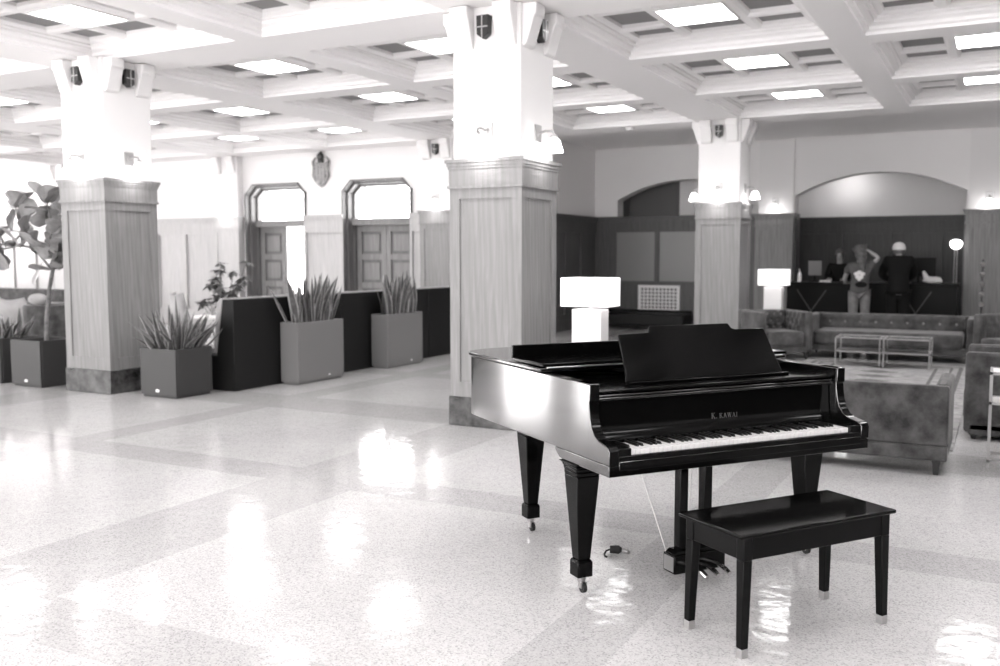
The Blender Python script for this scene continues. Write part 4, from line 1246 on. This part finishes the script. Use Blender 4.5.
# ------------------------------------------------------------------ people
def skin(name, pts, edges, mat, parent, sub=2, root=0, smooth_=True):
    me = bpy.data.meshes.new(name)
    keys = list(pts)
    me.from_pydata([pts[k][:3] for k in keys], [(keys.index(a), keys.index(b)) for a, b in edges], [])
    me.materials.append(mat)
    o = bpy.data.objects.new(name, me); col.objects.link(o); o.parent = parent
    md = o.modifiers.new('skin', 'SKIN'); md.use_smooth_shade = True; md.branch_smoothing = .3
    for i, k in enumerate(keys):
        r = pts[k][3]
        r = r if isinstance(r, tuple) else (r, r)
        me.skin_vertices[0].data[i].radius = r
        me.skin_vertices[0].data[i].use_root = (i == root)
    s_ = o.modifiers.new('sub', 'SUBSURF'); s_.levels = sub; s_.render_levels = sub
    return o
def hand(pts, edges, key, wrist, direction, palm_n, side, curl=.5):
    """palm and five fingers growing from the wrist"""
    w = Vector(wrist); d = Vector(direction).normalized(); n_ = Vector(palm_n); n_ = (n_ - d * n_.dot(d)).normalized(); s_ = d.cross(n_) * side
    p1 = w + d * .045; p2 = w + d * .085
    pts[key + 'p1'] = (*p1, (.034, .016)); pts[key + 'p2'] = (*p2, (.036, .014)); edges += [(key + 'w', key + 'p1'), (key + 'p1', key + 'p2')]
    for i, (off, L) in enumerate(((-.030, .070), (-.010, .080), (.010, .075), (.029, .060))):
        b = p2 + s_ * off + d * .012; a = curl * .5
        k1 = b + (d * math.cos(a) + n_ * math.sin(a)) * L * .5; a2 = curl * 1.4
        k2 = k1 + (d * math.cos(a2) + n_ * math.sin(a2)) * L * .5
        for nm, q, r in (('a', b, .0095), ('b', k1, .009), ('c', k2, .0075)): pts[f'{key}f{i}{nm}'] = (*q, r)
        edges += [(key + 'p2', f'{key}f{i}a'), (f'{key}f{i}a', f'{key}f{i}b'), (f'{key}f{i}b', f'{key}f{i}c')]
    b = w + d * .03 - s_ * .032; k1 = b + (d * .7 - s_ * .6 + n_ * .25).normalized() * .035; k2 = k1 + (d * .95 - s_ * .15 + n_ * .3).normalized() * .03
    for nm, q, r in (('a', b, .012), ('b', k1, .0105), ('c', k2, .0085)): pts[f'{key}t{nm}'] = (*q, r)
    edges += [(key + 'p1', key + 'ta'), (key + 'ta', key + 'tb'), (key + 'tb', key + 'tc')]
def person(label, loc, rz, J, looks):
    """J: joint positions in local space, facing +Y"""
    t = thing('person', label, 'person', loc, rz)
    g = lambda k: Vector(J[k])
    P_ = {}; E_ = []
    k = looks.get('k', 1.0)
    head = g('head'); nk = g('neck'); fw_ = Vector(J.get('face', (0, 1, 0))).normalized()
    P_['pel'] = (*g('pel'), (.10*k, .08*k)); P_['wst'] = (*g('wst'), (.09*k, .075*k)); P_['chs'] = (*(g('chs') - Vector((0, 0, .03))), (.10*k, .075*k)); P_['nkb'] = (*(nk - Vector((0, 0, .02))), (.055, .05)); P_['nk'] = (*(nk + (head - nk) * .35), .052)
    P_['jaw'] = (*(nk + (head - nk) * .72 + fw_ * .018), (.062, .072)); P_['hd'] = (*(head + (head - nk).normalized() * .02), (.076, .092)); P_['tp'] = (*(head + (head - nk).normalized() * .085), (.05, .06))
    P_['nose'] = (*(head + fw_ * .098 - Vector((0, 0, .02))), .012)
    E_ += [('pel', 'wst'), ('wst', 'chs'), ('chs', 'nkb'), ('nkb', 'nk'), ('nk', 'jaw'), ('jaw', 'hd'), ('hd', 'tp'), ('hd', 'nose')]
    for s_, sd in (('L', -1), ('R', 1)):
        P_[s_+'sh'] = (*g(s_+'sh'), .042*k); P_[s_+'el'] = (*g(s_+'el'), .043*k); P_[s_+'fm'] = (*g(s_+'el').lerp(g(s_+'w'), .35), .041*k); P_[s_+'w'] = (*g(s_+'w'), (.027, .022))
        E_ += [('chs', s_+'sh'), (s_+'sh', s_+'el'), (s_+'el', s_+'fm'), (s_+'fm', s_+'w')]
        hand(P_, E_, s_, g(s_+'w'), J[s_+'hd'], J[s_+'pn'], sd, J.get('curl', .5))
        P_[s_+'hip'] = (*g(s_+'hip'), .07*k); P_[s_+'kn'] = (*g(s_+'kn'), .05*k); P_[s_+'cf'] = (*g(s_+'kn').lerp(g(s_+'an'), .3), .055*k); P_[s_+'an'] = (*g(s_+'an'), .037); P_[s_+'toe'] = (*(g(s_+'an') + Vector((0, .13, -.045))), (.04, .026))
        E_ += [('pel', s_+'hip'), (s_+'hip', s_+'kn'), (s_+'kn', s_+'cf'), (s_+'cf', s_+'an'), (s_+'an', s_+'toe')]
    skin('body', P_, E_, M['skin'], t)
    # shirt
    S_ = {}; SE = [('pel', 'wst'), ('wst', 'chs'), ('chs', 'col')]
    S_['hem'] = (*(g('pel') - Vector((0, 0, .11))), (.19*k, .145*k)); SE.append(('hem', 'pel')); S_['pel'] = (*g('pel'), (.18*k, .14*k)); S_['wst'] = (*g('wst'), (.165*k, .13*k)); S_['chs'] = (*g('chs'), (.18*k, .135*k)); S_['col'] = (*(nk - Vector((0, 0, .03))), (.105, .09))
    for s_ in 'LR':
        S_[s_+'sh'] = (*g(s_+'sh'), .092*k)
        S_[s_+'el'] = (*(g(s_+'sh').lerp(g(s_+'el'), 1.0 if looks['sleeve'] == 'long' else .62)), .066*k)
        SE += [('chs', s_+'sh'), (s_+'sh', s_+'el')]
        if looks['sleeve'] == 'long':
            S_[s_+'w'] = (*g(s_+'el').lerp(g(s_+'w'), .93), .046*k); SE.append((s_+'el', s_+'w'))
    skin('shirt', S_, SE, looks['shirt'], t)
    # trousers and shoes
    T_ = {'pel': (*(g('pel') + Vector((0, 0, .03))), (.165*k, .13*k))}; TE = []
    for s_ in 'LR':
        T_[s_+'hip'] = (*g(s_+'hip'), .112*k); T_[s_+'kn'] = (*g(s_+'kn'), .08*k); T_[s_+'an'] = (*(g(s_+'an') + Vector((0, 0, .02))), .066*k)
        TE += [('pel', s_+'hip'), (s_+'hip', s_+'kn'), (s_+'kn', s_+'an')]
    skin('trousers', T_, TE, looks['trousers'], t)
    for s_ in 'LR':
        a = g(s_+'an'); m = MB(); m.ball((a.x, a.y + .06, .05), (.052, .15, .05), 14); m.ball((a.x, a.y, .085), (.05, .06, .05), 12); m.build('shoe', looks['shoes'], t, smooth=60)
    # eyes and mouth
    sv = fw_.cross(Vector((0, 0, 1))).normalized()
    m = MB()
    for q in (-1, 1): m.ball(tuple(head + fw_ * .083 + sv * q * .031 + Vector((0, 0, .012))), .011, 8)
    m.build('eyes', M['eye'], t)
    m = MB(); m.ball(tuple(head + fw_ * .082 - Vector((0, 0, .062))), (.022, .012, .007), 8); m.build('mouth', M['legwood'], t)
    return t, g
STAND = dict(pel=(0, 0, .96), wst=(0, 0, 1.12), chs=(0, .0, 1.33), neck=(0, .01, 1.47), head=(0, .03, 1.61),
    Lsh=(-.185, 0, 1.40), Rsh=(.185, 0, 1.40), Lhip=(-.095, 0, .88), Rhip=(.095, 0, .88), Lkn=(-.10, .02, .48), Rkn=(.10, .02, .48), Lan=(-.11, 0, .09), Ran=(.11, 0, .09))
# man leaning on the counter, seen from behind
J = dict(STAND, chs=(0, .09, 1.39), wst=(0, .03, 1.15), neck=(0, .16, 1.545), head=(0, .22, 1.645), Lsh=(-.19, .12, 1.475), Rsh=(.19, .12, 1.475),
    Lel=(-.27, .30, 1.19), Rel=(.27, .30, 1.19), Lw=(-.12, .50, 1.10), Rw=(.12, .50, 1.10), Lhd=(.5, 1, -.05), Rhd=(-.5, 1, -.05), Lpn=(0, 0, -1), Rpn=(0, 0, -1), curl=.3)
t, g = person('person in black long-sleeved shirt and white cap leaning on the reception counter', (-1.57, 17.78, 0), R(8), J, dict(k=1.12, sleeve='long', shirt=M['blackcloth'], trousers=M['blackcloth'], shoes=M['rubber']))
h = g('head')
m = MB(); m.lathe([(.108, h.z + .0), (.110, h.z + .03), (.098, h.z + .085), (.06, h.z + .125), (.005, h.z + .137)], 0, h.y, 20); cap = m.build('cap', M['whitecloth'], t)
m = MB(); m.prism([(-.08, h.y + .09), (-.06, h.y + .17), (0, h.y + .19), (.06, h.y + .17), (.08, h.y + .09)], 'z', h.z + .022, h.z + .032); m.build('cap_brim', M['whitecloth'], cap)
m = MB(); m.lathe([(.088, h.z - .07), (.096, h.z), (.09, h.z + .03)], 0, h.y - .008, 16); m.build('hair', M['hair'], t)
# woman with one arm raised to her hair
J = dict(STAND, head=(-.02, .03, 1.575), neck=(0, .01, 1.44), chs=(0, 0, 1.30), Lsh=(-.17, 0, 1.375), Rsh=(.17, 0, 1.375), Lel=(-.26, .10, 1.13), Rel=(.30, -.02, 1.50), Lw=(-.24, .32, 1.06), Rw=(.13, .03, 1.63),
    Lhd=(.1, 1, 0), Rhd=(-1, .1, .25), Lpn=(0, 0, -1), Rpn=(-.3, .2, -1), face=(-.75, .65, -.1), Lan=(-.12, .02, .09), Ran=(.10, -.04, .09))
t, g = person('person in grey printed T-shirt and pale jeans raising an arm to their hair', (-2.18, 17.55, 0), R(4), J, dict(k=.97, sleeve='short', shirt=M['tee'], trousers=M['jeans'], shoes=M['whitecloth']))
hd = {'t': (-.01, .01, 1.665, (.07, .08)), 'm': (.005, -.015, 1.60, (.103, .105)), 'b': (.03, -.055, 1.48, (.085, .06)), 'c': (.05, -.10, 1.36, (.05, .04)), 'd': (.06, -.115, 1.27, .025)}
skin('hair', hd, [('m', 't'), ('m', 'b'), ('b', 'c'), ('c', 'd')], M['hair'], t, root=1)
m = MB()
for i, (x, z, r) in enumerate(((-.055, 1.225, .038), (0, 1.245, .045), (.055, 1.225, .038), (-.03, 1.17, .04), (.03, 1.17, .04), (0, 1.13, .03))): m.ball((x, -.148, z), (r, .012, r * .9), 12)
m.build('shirt_print', M['whitecloth'], t)
m = MB(); m.ball((.03, -.142, 1.04), (.10, .02, .05), 12); m.build('shirt_tail_print', M['blackcloth'], t)
# receptionist facing the room
J = dict(STAND, head=(0, .03, 1.545), neck=(0, .01, 1.41), chs=(0, 0, 1.27), Lsh=(-.17, 0, 1.345), Rsh=(.17, 0, 1.345), wst=(0, 0, 1.08), pel=(0, 0, .93), Lel=(-.22, .08, 1.10), Rel=(.22, .08, 1.10), Lw=(-.15, .30, 1.03 + .06), Rw=(.15, .30, 1.03 + .06),
    Lhd=(.3, 1, 0), Rhd=(-.3, 1, 0), Lpn=(0, 0, -1), Rpn=(0, 0, -1), face=(0, 1, -.15))
t, g = person('person in black shirt standing behind the reception counter facing the room', (-2.82, 19.62, 0), R(180), J, dict(k=.97, sleeve='long', shirt=M['blackcloth'], trousers=M['blackcloth'], shoes=M['rubber']))
m = MB(); m.ball((0, .005, 1.59), (.092, .095, .095), 16); m.ball((0, -.05, 1.52), (.08, .05, .10), 12); m.build('hair', M['hair'], t)

# ------------------------------------------------------------------ light, camera, view
wd = bpy.data.worlds.new('world'); sc.world = wd; wd.use_nodes = True
bg = wd.node_tree.nodes['Background']; bg.inputs['Color'].default_value = (1, .985, .98, 1); bg.inputs['Strength'].default_value = 1.0

cam = bpy.data.cameras.new('camera'); co = bpy.data.objects.new('camera', cam); col.objects.link(co)
co.location = (0, 0, 1.53); co.rotation_euler = (R(90 - 4.66), 0, R(28.0))
cam.sensor_width = 36; cam.lens = 33.84
cam.dof.use_dof = True; cam.dof.focus_distance = 4.4; cam.dof.aperture_fstop = 2.4
cam.clip_start = .05; cam.clip_end = 200
sc.camera = co
vs_ = sc.view_settings
vs_.view_transform = 'Standard'; vs_.look = 'None'; vs_.gamma = 1; vs_.use_curve_mapping = False
vs_.exposure = 2.72
sc.cycles.use_denoising = True
sc.cycles.max_bounces = 10
sc.cycles.diffuse_bounces = 5
sc.cycles.sample_clamp_indirect = 6
